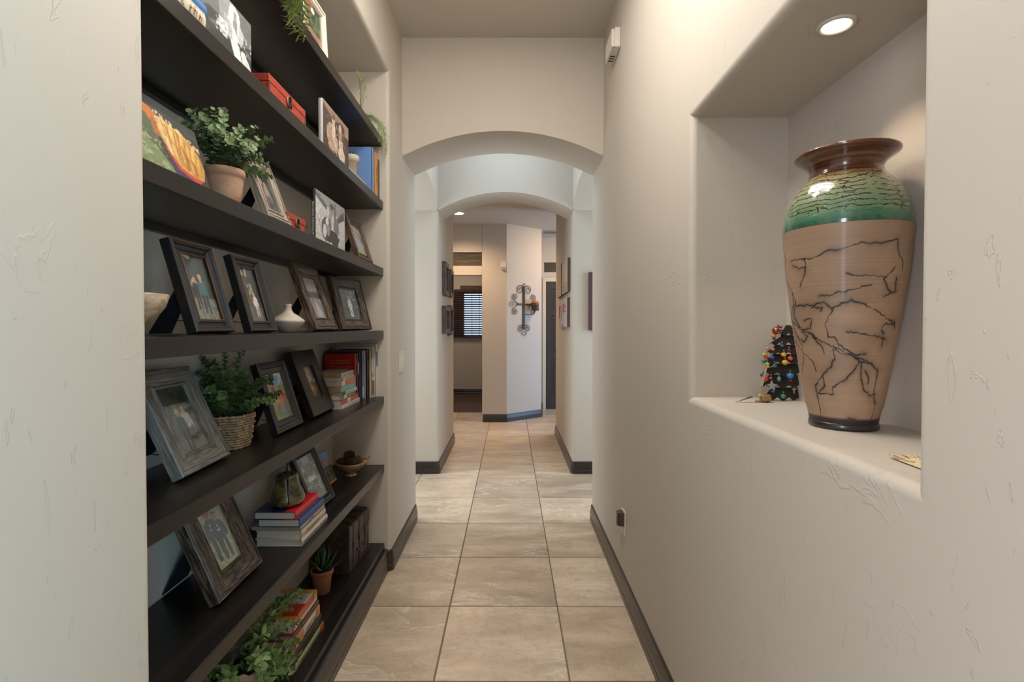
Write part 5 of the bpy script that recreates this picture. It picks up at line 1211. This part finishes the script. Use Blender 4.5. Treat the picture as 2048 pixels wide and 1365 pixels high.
# ------------------------------------------------------------------ tin tree ornament with beads
TY = 1.505
def nP(zx, zy, Y):   # ornament layout measured on a drawing grid: 6.5 units per pixel, kept on the plane y=Y
    px, py = 1440+zx/6.5, 620+zy/6.5; u = (px-CXP)/FPX; v_ = (py-CYP)/FPX; c_, s_ = math.cos(PITCH), math.sin(PITCH)
    d = Vector((u, c_-v_*s_*1.0, -s_-v_*c_)); t = Y/d.y; return Vector((d.x*t, Y, 1.323+d.z*t))
b0 = nP(860, 1185, TY)
o = thing('tin_tree', 'dark tin tree ornament hung with coloured glass beads beside the tall vase', 'ornament', (b0.x, TY, NZ0))
off = Vector((b0.x, TY, NZ0))
tin = plain((.045, .038, .034), .45, .7, name='dark_tin'); silver = plain((.55, .52, .48), .3, .9, name='silver_wire')
cxu = 890
tiers = [(235, 330, 42, 90), (330, 440, 60, 280), (440, 560, 150, 325), (560, 700, 200, 350), (700, 850, 230, 365), (850, 1010, 190, 370), (1000, 1185, 300, 330)]
tiers = [(200, 345, 30, 115), (330, 470, 70, 285), (455, 590, 160, 330), (575, 720, 200, 352), (700, 860, 230, 362), (845, 1030, 250, 366), (1010, 1190, 220, 350)]
for k, (ya, yb, wt, wb) in enumerate(tiers):
    pts = []; Yk = TY+.004-.0035*(k % 2); yk_b = TY-.012+.0008*k
    nn = 5 if k else 3
    top = [(cxu-wt, ya), (cxu+wt, ya)]
    bot = []
    for q in range(nn*2+1):
        fx = cxu+wb-2*wb*q/(nn*2); bot.append((fx, yb-(0 if q % 2 == 0 else (yb-ya)*.30)+random.uniform(-6, 6)))
    poly = top+bot; g = G(); n_ = len(poly); vs = []
    for dy in (0, .0014):
        for (x, y) in poly:
            t_ = (y-ya)/(yb-ya); vs.append(nP(x, min(y, 1188), TY+.006-.013*t_)+Vector((0, dy, 0))-off)
    # triangulate as fan strips between the top edge and the zigzag
    fs = []
    for i in range(2, n_-1): fs.append((0 if i > 2+(n_-2)//2 else 1, i, i+1)); fs.append((n_+(0 if i > 2+(n_-2)//2 else 1), n_+i+1, n_+i))
    mid = 2+(n_-2)//2; fs += [(0, 1, mid+1), (n_, n_+mid+1, n_+1)]
    for i in range(n_): j = (i+1) % n_; fs.append((i, n_+i, n_+j, j))
    g.add(vs, fs); part('tin_tier', g, tin, o)
g = G(); c_ = nP(770, 262, TY-.006)-off; s5 = []
for q in range(10): a = PI/2+q*PI/5+.3; r_ = .0125 if q % 2 == 0 else .0055; s5.append((c_.x+.003+r_*math.cos(a), c_.z+.004+r_*math.sin(a)))
g.add([(x, .0, z) for x, z in s5]+[(x, .0015, z) for x, z in s5], [tuple(range(10)), tuple(range(10, 20))[::-1]]+[(i, 10+i, 10+(i+1) % 10, (i+1) % 10) for i in range(10)]); part('star', g, tin, o)
part('trunk_rod', G().box(c_.x+.012, .006, .001, c_.x+.022, .008, c_.z), tin, o)
beads = [(735, 270, 62, '7a1c18'), (700, 340, 33, 'd0701c'), (805, 465, 25, '2e7a80'), (620, 505, 27, 'c87a28'), (690, 515, 27, 'c05028'), (575, 580, 28, 'c0a828'), (598, 615, 32, 'c02820'), (680, 620, 30, '2848a8'), (828, 583, 38, 'c8a020'), (895, 530, 25, '7a1828'), (912, 632, 35, 'd84828'), (565, 665, 30, '1c7a68'), (612, 708, 34, 'a8b428'), (845, 685, 43, 'c89a1c'), (710, 730, 34, '1c5a50'), (545, 850, 27, '1c3a60'), (585, 900, 42, 'c83018'), (660, 890, 24, 'b02018'), (910, 858, 48, '1c70b8'), (915, 918, 20, 'a02020'), (820, 1125, 38, '1c8060'), (768, 900, 28, '4a7a78'), (690, 1062, 26, '2c5a8c'), (700, 375, 24, '20404a'), (620, 470, 0, '')]
glz = {}
for (x, y, r_, cc) in beads:
    if not r_: continue
    R__ = r_/6.5*TY/FPX*.93; p = nP(x, y, TY-.012-R__*.5)-off
    if p.z-R__ < .0008: p.z = R__+.001
    bd = part('bead', G().ball(p, R__, 14, R__*(1.35 if cc == '4a7a78' else .86)), plain(cc, .12, coat=.8), o, label={'7a1c18': 'large dark red bead with white dots', '1c70b8': 'bright blue glass bead'}.get(cc))
    g = G().tube([(p.x, p.y, p.z+R__*.8), (p.x+.001, p.y-.001, p.z+R__*.8+.003), (p.x+.0012, p.y, p.z+R__*.8+.0055), (p.x-.0005, p.y+.002, p.z+R__*.8+.007)], .00045, 5)
    g.tube([(p.x+.0022*math.cos(a), p.y, p.z+R__*.8+.006+.0022*math.sin(a)) for a in np.linspace(0, 2*PI, 9)[:-1]], .0004, 5, closed=True)
    part('wire', g, silver, bd)
    if cc == '7a1c18':
        g = G()
        for a, e in ((-1.2, .5), (-2.2, .1), (-1.6, -.5), (-.7, -.2), (-2.6, .7)): g.ball((p.x+R__*.95*math.cos(a)*math.cos(e), p.y+R__*.95*math.sin(a)*math.cos(e), p.z+R__*.82*math.sin(e)), .0016, 6)
        part('white_dots', g, plain('c8c0b8', .4), bd)
# glass star charm and silver cross charm
p = nP(675, 990, TY-.016)-off; g = G(); s5 = []
for q in range(10): a = PI/2+q*PI/5; r_ = .017 if q % 2 == 0 else .008; s5.append((p.x+r_*math.cos(a), p.z+r_*math.sin(a)))
g.add([(x, p.y, z) for x, z in s5]+[(x, p.y+.002, z) for x, z in s5], [tuple(range(10)), tuple(range(10, 20))[::-1]]+[(i, 10+i, 10+(i+1) % 10, (i+1) % 10) for i in range(10)]); part('glass_star_charm', g, plain('9a9a98', .1, coat=.8), o)
p = nP(965, 1050, TY-.014)-off
part('cross_charm', G().box(p.x-.0015, p.y, p.z-.009, p.x+.0015, p.y+.0015, p.z+.009).box(p.x-.006, p.y, p.z+.002, p.x+.006, p.y+.0015, p.z+.005), silver, o)
# brass bell on string and a dark blade lying flat
c = nP(590, 1120, TY-.040)
o = thing('brass_bell', 'little battered brass bell with a string loop in front of the tin tree', 'bell', (c.x, c.y, NZ0))
part('bell', G().lathe([(.0115, -.014), (.012, -.013), (.0115, .004), (.0105, .011), (.006, .0135), (.001, .014)], 20, Matrix.Translation((.002, 0, .0125)) @ Matrix.Rotation(PI/2, 4, 'Y')), plain((.42, .27, .13), .4, .7, name='battered_brass'), o)
part('wooden_clapper', G().lathe([(.003, -.009), (.0035, 0), (.003, .009)], 10, Matrix.Translation((-.022, -.004, .0045)) @ Matrix.Rotation(PI/2, 4, 'Y')), plain((.38, .21, .10), .6), o)
part('string', G().tube([(-.016, .002, .022), (-.012, .004, .045), (-.002, .010, .075), (.010, .016, .098), (.016, .016, .104)], .0011, 6).tube([(-.012, .002, .022), (-.007, .004, .048), (.003, .010, .076), (.012, .016, .100), (.024, .014, .102), (.028, .013, .104)], .0011, 6).ball((-.015, .001, .020), .005, 8).ball((.015, .015, .102), .0035, 8), plain((.48, .36, .20), .8, name='jute_string'), o)
c = nP(200, 1160, TY-.045)
o = thing('tin_leaf', 'thin dark pointed tin leaf sticking out beside the brass bell', 'ornament', (c.x, c.y, NZ0))
part('blade', G().add([(0, 0, .0006), (.050, -.004, .0165), (.050, .010, .0165), (0, .002, .0006), (0, 0, .0014), (.050, -.004, .0175), (.050, .010, .0175)], [(0, 1, 2, 3), (4, 6, 5), (0, 4, 5, 1), (1, 5, 6, 2), (2, 6, 4, 3)]), tin, o)
# raffia wisp at the near end of the sill
o = thing('raffia_wisp', 'pale frayed raffia wisp on the niche sill at the near corner', 'raffia', (.645, .800, NZ0))
g = G(); r5 = random.Random(8)
for i in range(26):
    a = r5.uniform(-.5, .5); l = r5.uniform(.02, .045); y0 = r5.uniform(-.01, .012); x0 = r5.uniform(-.012, .012)
    g.tube([(x0, y0, .003+r5.uniform(0, .004)), (x0-l*.1+r5.uniform(-.006, .006), y0+l*.5, .005+r5.uniform(0, .007)), (x0+math.sin(a)*l*.6, y0+l*.9, .002+r5.uniform(0, .006))], .0014, 4)
g.add([(-.018, -.03, .002), (.016, -.03, .004), (.014, .02, .006), (-.016, .024, .003), (0, 0, .011)], [(0, 1, 4), (1, 2, 4), (2, 3, 4), (3, 0, 4)])
part('fibres', g, plain((.62, .50, .31), .8, name='pale_raffia'), o, kind='stuff')
# recessed lights
def recessed(label, x, y, z, r, s):
    o = thing('recessed_light', label, 'ceiling light', (x, y, z))
    part('trim_ring', G().lathe([(r*1.25, 0), (r*1.25, -.003), (r*1.05, -.005), (r*.9, -.003), (r*.88, .0)], 32, cap=False), plain((.6, .55, .48), .4), o)
    part('lens', G().lathe([(r*.88, -.0012), (r*.5, -.0022), (.001, -.0025)], 24), emissive((1, .90, .74), s, 'warm_lamp_lens'), o)
recessed('small lit recessed spotlight in the ceiling of the wall niche', .696, 1.095, NZ1-.0002, .031, 9)
recessed('lit recessed downlight in the far ceiling beyond the second arch', -.655, 6.38, FC-.0002, .075, 14)
# ================================================================== things on the hall walls
o = thing('door_chime', 'boxy almond wall sounder with slots underneath, high on the right wall', 'sounder', (XR, 2.590, 2.742))
part('back_plate', G().box(-.030, 0, 0, -.001, .180, .098), M['white_plastic'], o, bevel=.002)
part('front_cover', G().box(-.046, .002, .001, -.0305, .176, .090), M['white_plastic'], o, bevel=.002)
for k in range(3): part('slot', G().box(-.036, .092+k*.024, -.0008, -.010, .103+k*.024, .0008), M['black_plastic'], o)
o = thing('wall_outlet', 'almond outlet plate low on the right wall with a dark plug-in warmer', 'outlet', (XR, 2.435, .308))
part('plate', G().box(-.007, 0, 0, 0, .072, .117), M['white_plastic'], o, bevel=.002)
part('socket', G().box(-.009, .019, .010, -.0065, .053, .047), M['white_plastic'], o, bevel=.001)
o = thing('plug_in_warmer', 'dark brown plug-in air freshener in the low wall outlet', 'air freshener', (XR-.0071, 2.446, .352))
part('body', G().prism([(0, 0), (-.022, .004), (-.030, .012), (-.033, .026), (-.030, .040), (-.022, .048), (0, .052)], 0, .066), plain((.045, .022, .012), .25, coat=.5), o, bevel=.003)
part('vent_slot', G().box(-.0332, .012, .050, -.028, .040, .053), plain((.4, .35, .3), .4), o)
o = thing('light_switch', 'almond rocker light switch plate on the left wall before the arch', 'light switch', (XL, 2.952, 1.058))
part('plate', G().box(0, 0, 0, .0065, .116, .117), M['white_plastic'], o, bevel=.0015)
for k in range(2): part('rocker', G().box(.006, .017+k*.046, .025, .0105, .051+k*.046, .092), M['white_plastic'], o, bevel=.0015)
# gallery of shadowbox frames, left wall beyond the arch
def boxframe(label, y0, y1, z0, z1, dep=.036, m_=.045):
    o = thing('shadowbox_frame', label, 'picture frame', (XL+dep+.0005, (y0+y1)/2, z0), (0, 0, PI/2), 'shadowbox frames on the left wall')
    w, h = y1-y0, z1-z0
    part('moulding', sweep_rect(w, h, PROF['shadow'](m_, dep)), M['f_dshadow'], o)
    part('backing', G().box(-w/2+m_*.5, dep-.003, m_*.5, w/2-m_*.5, dep, h-m_*.5), plain((.10, .09, .07), .6), o)
    g = G()
    for xx in (-w/2, w/2): 
        for z_ in (.02, h-.03): g.ball((xx*1.002, dep*.45, z_), .006, 8)
    part('studs', g, M['oldbrass'], o)
boxframe('upper dark shadowbox frame nearest the second arch on the left wall', 4.82, 5.085, 1.625, 1.945)
boxframe('upper dark shadowbox frame farther along the left wall', 5.235, 5.500, 1.637, 1.918)
boxframe('lower dark shadowbox frame nearest the second arch on the left wall', 4.80, 5.120, 1.258, 1.522, .040)
boxframe('lower dark shadowbox frame farther along the left wall', 5.20, 5.500, 1.235, 1.545, .034)
# canvases on the right wall beyond the arch
def wallcanvas(label, y0, y1, z0, z1, pic, dep=.027):
    o = thing('wall_canvas', label, 'picture', (XR-dep-.0005, (y0+y1)/2, z0), (0, 0, -PI/2), 'canvases on the right wall')
    w, h = y1-y0, z1-z0
    part('stretcher', G().box(-w/2, .0006, 0, w/2, dep, h), plain('5a4440', .7), o, bevel=.002)
    part('printed_canvas', pic(w, h).mesh(), M['canvas'], o)
def pc_plain(w, h): return Pic(w, h, 'c0ae98', 30).mott('a89884', 4, .55, .4).grain(.05)
def pc_scroll(w, h):
    p = Pic(w, h, 'bcaa94', 60).mott('a09078', 4, .55, .4)
    for cx, cz, r in ((.35, .18, .17), (.75, .16, .16)):
        p.ell(cx, cz, r, r*.9, '3a302c').ell(cx, cz, r*.82, r*.75, 'c0b09c').ell(cx+.03, cz-.02, r*.45, r*.42, '3a302c').ell(cx+.03, cz-.02, r*.28, r*.27, 'c0b09c')
    return p
def pc_red(w, h):
    p = Pic(w, h, 'b8b2b4', 60).rect(.50, .55, .66, .82, 'b04818').rect(.70, .52, .80, .80, 'b05818').rect(.0, .35, .12, .8, 'a82830').ell(.78, .62, .12, .1, 'a83038').ell(.78, .62, .08, .07, 'b8b2b4').ell(.25, .68, .13, .09, '4a4a5a').ell(.25, .68, .09, .06, 'b8b2b4').poly([(.3, .5), (.36, .5), (.34, .2), (.3, .2)], '4a3a3c').ell(.5, .03, .12, .03, '2a2424')
    return p.grain(.05)
wallcanvas('beige canvas with dark scrolls along its lower edge on the right wall', 4.735, 5.260, 1.653, 1.969, pc_scroll)
wallcanvas('plain beige canvas, farther one of the upper pair on the right wall', 5.335, 5.795, 1.648, 1.986, pc_plain)
wallcanvas('pale lower canvas with orange and red scroll on the right wall', 4.765, 5.560, 1.321, 1.600, pc_red)
o = thing('maroon_canvas', 'flat maroon wall panel beside the second arch, cut off by the right wall', 'wall art', (.697, Y2-.0005, 1.292))
m = NT('maroon_woven_fabric'); v = m.coord('Object'); n = m.noise(v, 160, 3); m.color(m.mix(n, (.055, .022, .026), (.12, .052, .058))); m.set(Roughness=.85); m.bump(n, .0006, .5)
part('panel', G().box(0, -.034, 0, .42, 0, .516), m.m, o, bevel=.002)
o = thing('motion_sensor', 'small off-white motion sensor on the far wall near the angled corner', 'sensor', (-.130, FY-.0005, 2.105))
part('housing', G().prism([(0, 0), (0, -.034), (.012, -.044), (.062, -.044), (.068, -.034), (.068, 0)], 0.03, .115), M['white_plastic'], o, bevel=.003)
part('lens', G().prism([(.006, -.001), (.010, -.034), (.060, -.034), (.064, -.001)], 0, .030), plain((.45, .36, .27), .4), o, bevel=.003)
o = thing('ceiling_vent', 'small grey ceiling vent in front of the charcoal door', 'vent', (.62, 7.62, FC-.0005))
part('frame', G().box(-.13, -.10, -.008, .23, .10, 0), plain((.30, .27, .23), .5), o, bevel=.002)
for k in range(6): part('louvre', G().box(-.11, -.075+k*.028, -.013, .21, -.060+k*.028, -.008), plain((.22, .2, .17), .5), o)
# ================================================================== iron cross candle sconce on the angled wall
ux, uy = (AX+.052), (AY-FY); ul = math.hypot(ux, uy); ux /= ul; uy /= ul
def on_wall(px, pz, n=0): return (-.052+ux*px+uy*n, FY+uy*px-ux*n, pz)
def wall_px(x, y):      # point of the angled wall plane seen at a photograph position
    u = (x-CXP)/FPX; v_ = (y-CYP)/FPX; c_, s_ = math.cos(PITCH), math.sin(PITCH); d = Vector((u, c_-v_*s_, -s_-v_*c_)); N_ = Vector((uy, -ux, 0)); p0 = Vector((-.052, FY, 0)); O_ = Vector((0, 0, 1.323))
    t = (p0-O_).dot(N_)/d.dot(N_); P = O_+d*t; return ((P.x+.052)*ux+(P.y-FY)*uy, P.z)
cx_, cz_ = wall_px(1047, 609)
o = thing('cross_sconce', 'wrought iron cross with scrolled ends hanging on the angled white wall', 'wall sconce', on_wall(cx_, cz_, .006), (0, 0, math.atan2(uy, ux)))
iron = plain((.085, .05, .036), .5, .6, name='rusty_iron')
K = 6.9/FPX*1.03  # metres per photo pixel at that wall
part('upright', G().box(-.018, -.012, -.36, .018, -.004, .255), iron, o, bevel=.003)
part('crossbar', G().box(-.13, -.010, -.010, .16, -.002, .010), iron, o, bevel=.003)
def spiral(cx, cz, r, a0, turns, d, tail=None):
    pts = []
    if tail: pts += [Vector((tail[0], -.008, tail[1]))]
    n = int(26*turns)
    for i in range(n+1):
        t = i/n; a = a0+d*2*PI*turns*t; rr_ = r*(1-.78*t); pts.append(Vector((cx+rr_*math.cos(a), -.008, cz+rr_*math.sin(a))))
    return G().tube(pts, .0048, 6)
for (cx, cz, r, a0, tn, d, tail) in [(-.073, .203, .068, 0, 1.6, 1, (-.012, .12)), (.073, .203, .068, PI, 1.6, -1, (.012, .12)), (-.165, .098, .050, -PI/2-.8, 1.5, -1, (-.11, .005)), (.165, .098, .050, -PI/2+.8, 1.5, 1, (.11, .005)), (-.165, -.098, .050, PI/2+.8, 1.5, 1, (-.11, -.005)), (.165, -.098, .050, PI/2-.8, 1.5, -1, (.11, -.005)), (-.060, -.345, .055, .2, 1.6, 1, (-.01, -.27)), (.060, -.345, .055, PI-.2, 1.6, -1, (.01, -.27))]:
    part('scroll', spiral(cx, cz, r, a0, tn, d, tail), iron, o)
for cx, cz, r, sx, sz in ((0, .262, .022, 1, 1.4), (-.225, 0, .026, 1.3, 1), (.225, 0, .026, 1.3, 1), (0, -.415, .028, 1.6, .8)):
    part('end_loop', G().tube([(cx+r*sx*math.cos(a), -.008, cz+r*sz*math.sin(a)) for a in np.linspace(0, 2*PI, 17)[:-1]], .004, 6, closed=True), iron, o)
part('candle_arm', G().tube([(.01, -.010, -.145), (.06, -.03, -.150), (.12, -.075, -.135), (.135, -.09, -.085)], .006, 6).lathe([(.001, -.094), (.052, -.088), (.060, -.072), (.056, -.074), (.001, -.076)], 20, Matrix.Translation((.135, -.09, 0))), iron, o)
part('candle_cup', G().lathe([(.052, -.074), (.054, -.02), (.052, .02), (.048, .02), (.048, -.06)], 22, Matrix.Translation((.135, -.09, 0)), cap=False), iron, o)
ca = on_wall(cx_+.135, cz_, .096)
o = thing('candle', 'orange pillar candle in the iron cross sconce', 'candle', (ca[0], ca[1], cz_-.0735))
part('wax', G().lathe([(.044, 0), (.046, .01), (.046, .118), (.042, .124), (.001, .118)], 24), plain((.52, .15, .035), .5), o)
# ================================================================== charcoal six-panel door
o = thing('door', 'charcoal grey panelled door at the far end right of the iron cross', 'door', (DXL+.004, DY+.055, .004))
dm = plain((.040, .036, .033), .42, name='charcoal_door_paint'); W_, H_ = .80, 2.032
g = G(); rails = [(0, .22), (.80, .93), (1.50, 1.60), (1.92, H_)]
stl = [(0, .115), (.345, .455), (.685, W_)]
for a, b in stl: g.box(a, -.035, 0, b, 0, H_)
for a, b in rails:
    for x0, x1 in ((.115, .345), (.455, .685)): g.box(x0, -.035, a, x1, 0, b)
part('slab', g, dm, o)
for x0, x1 in ((.115, .345), (.455, .685)):
    for z0, z1 in ((.22, .80), (.93, 1.50), (1.60, 1.92)):
        part('panel', G().box(x0, -.022, z0, x1, -.004, z1).box(x0+.04, -.030, z0+.04, x1-.04, -.022, z1-.04), dm, o, bevel=.004)
for z in (.25, 1.02, 1.78): part('hinge', G().box(-.004, -.042, z, .012, -.034, z+.10).tube([(-.002, -.044, z-.003), (-.002, -.044, z+.103)], .006, 8), plain((.55, .50, .42), .35, .6), o)
part('knob', G().lathe([(.012, 0), (.012, .02), (.027, .03), (.028, .045), (.018, .055), (.001, .057)], 18, Matrix.Translation((.74, -.035, .95)) @ Matrix.Rotation(PI/2, 4, 'X')), M['oldbrass'], o)
struct('floor_door_sill', G().box(DXL, DY-.01, 0, 1.34, DY+.06, .006), plain((.3, .27, .22), .5))
# ================================================================== window with blind in the far room
o = part('window_frame', G().box(WX0, RY+.03, WZ0, WX0+.05, RY+.09, WZ1).box(WX1-.05, RY+.03, WZ0, WX1, RY+.09, WZ1).box(WX0, RY+.03, WZ0, WX1, RY+.09, WZ0+.05).box(WX0, RY+.03, WZ1-.05, WX1, RY+.09, WZ1), plain((.5, .5, .52), .4)); o.name = 'window_1'; o['kind'] = 'structure'
part('pane', G().box(WX0+.05, RY+.055, WZ0+.05, WX1-.05, RY+.060, WZ1-.05), M['glass'], o)
struct('trim_window_sill', G().box(WX0-.02, RY-.03, WZ0-.02, WX1+.02, RY+.0, WZ0), plain((.45, .47, .52), .4))
struct('trim_window_head', G().box(WX0-.02, RY-.04, WZ1-.01, WX1+.02, RY, WZ1+.065), wood('valance_wood', (.05, .026, .012), (.16, .09, .045), .4))
b = thing('window_blind', 'dark brown slatted wooden blind over the far room window', 'blind', (WX0-.17, RY-.040, WZ0))
bm_ = plain((.035, .014, .012), .4, name='dark_cherry_slat'); nS = 20; L_ = WX1-WX0+.20
part('headrail', G().box(0, -.03, WZ1-WZ0-.07, L_, .0, WZ1-WZ0-.012), bm_, b)
part('bottom_rail', G().box(0, -.028, .012, L_, -.004, .034), bm_, b)
for k in range(nS):
    z = .055+k*(WZ1-WZ0-.14)/(nS-1)
    part('slat', G().add([(0, -.026, z-.013), (L_, -.026, z-.013), (L_, .012, z+.014), (0, .012, z+.014), (0, -.026, z-.0105), (L_, -.026, z-.0105), (L_, .012, z+.0165), (0, .012, z+.0165)], [(0,3,2,1), (4,5,6,7), (0,1,5,4), (1,2,6,5), (2,3,7,6), (3,0,4,7)]), bm_, b)
for x in (.12, L_*.36, L_*.5, L_*.66, L_-.12): part('ladder_cord', G().box(x-.003, -.034, .03, x+.003, -.032, WZ1-WZ0-.05), bm_, b)
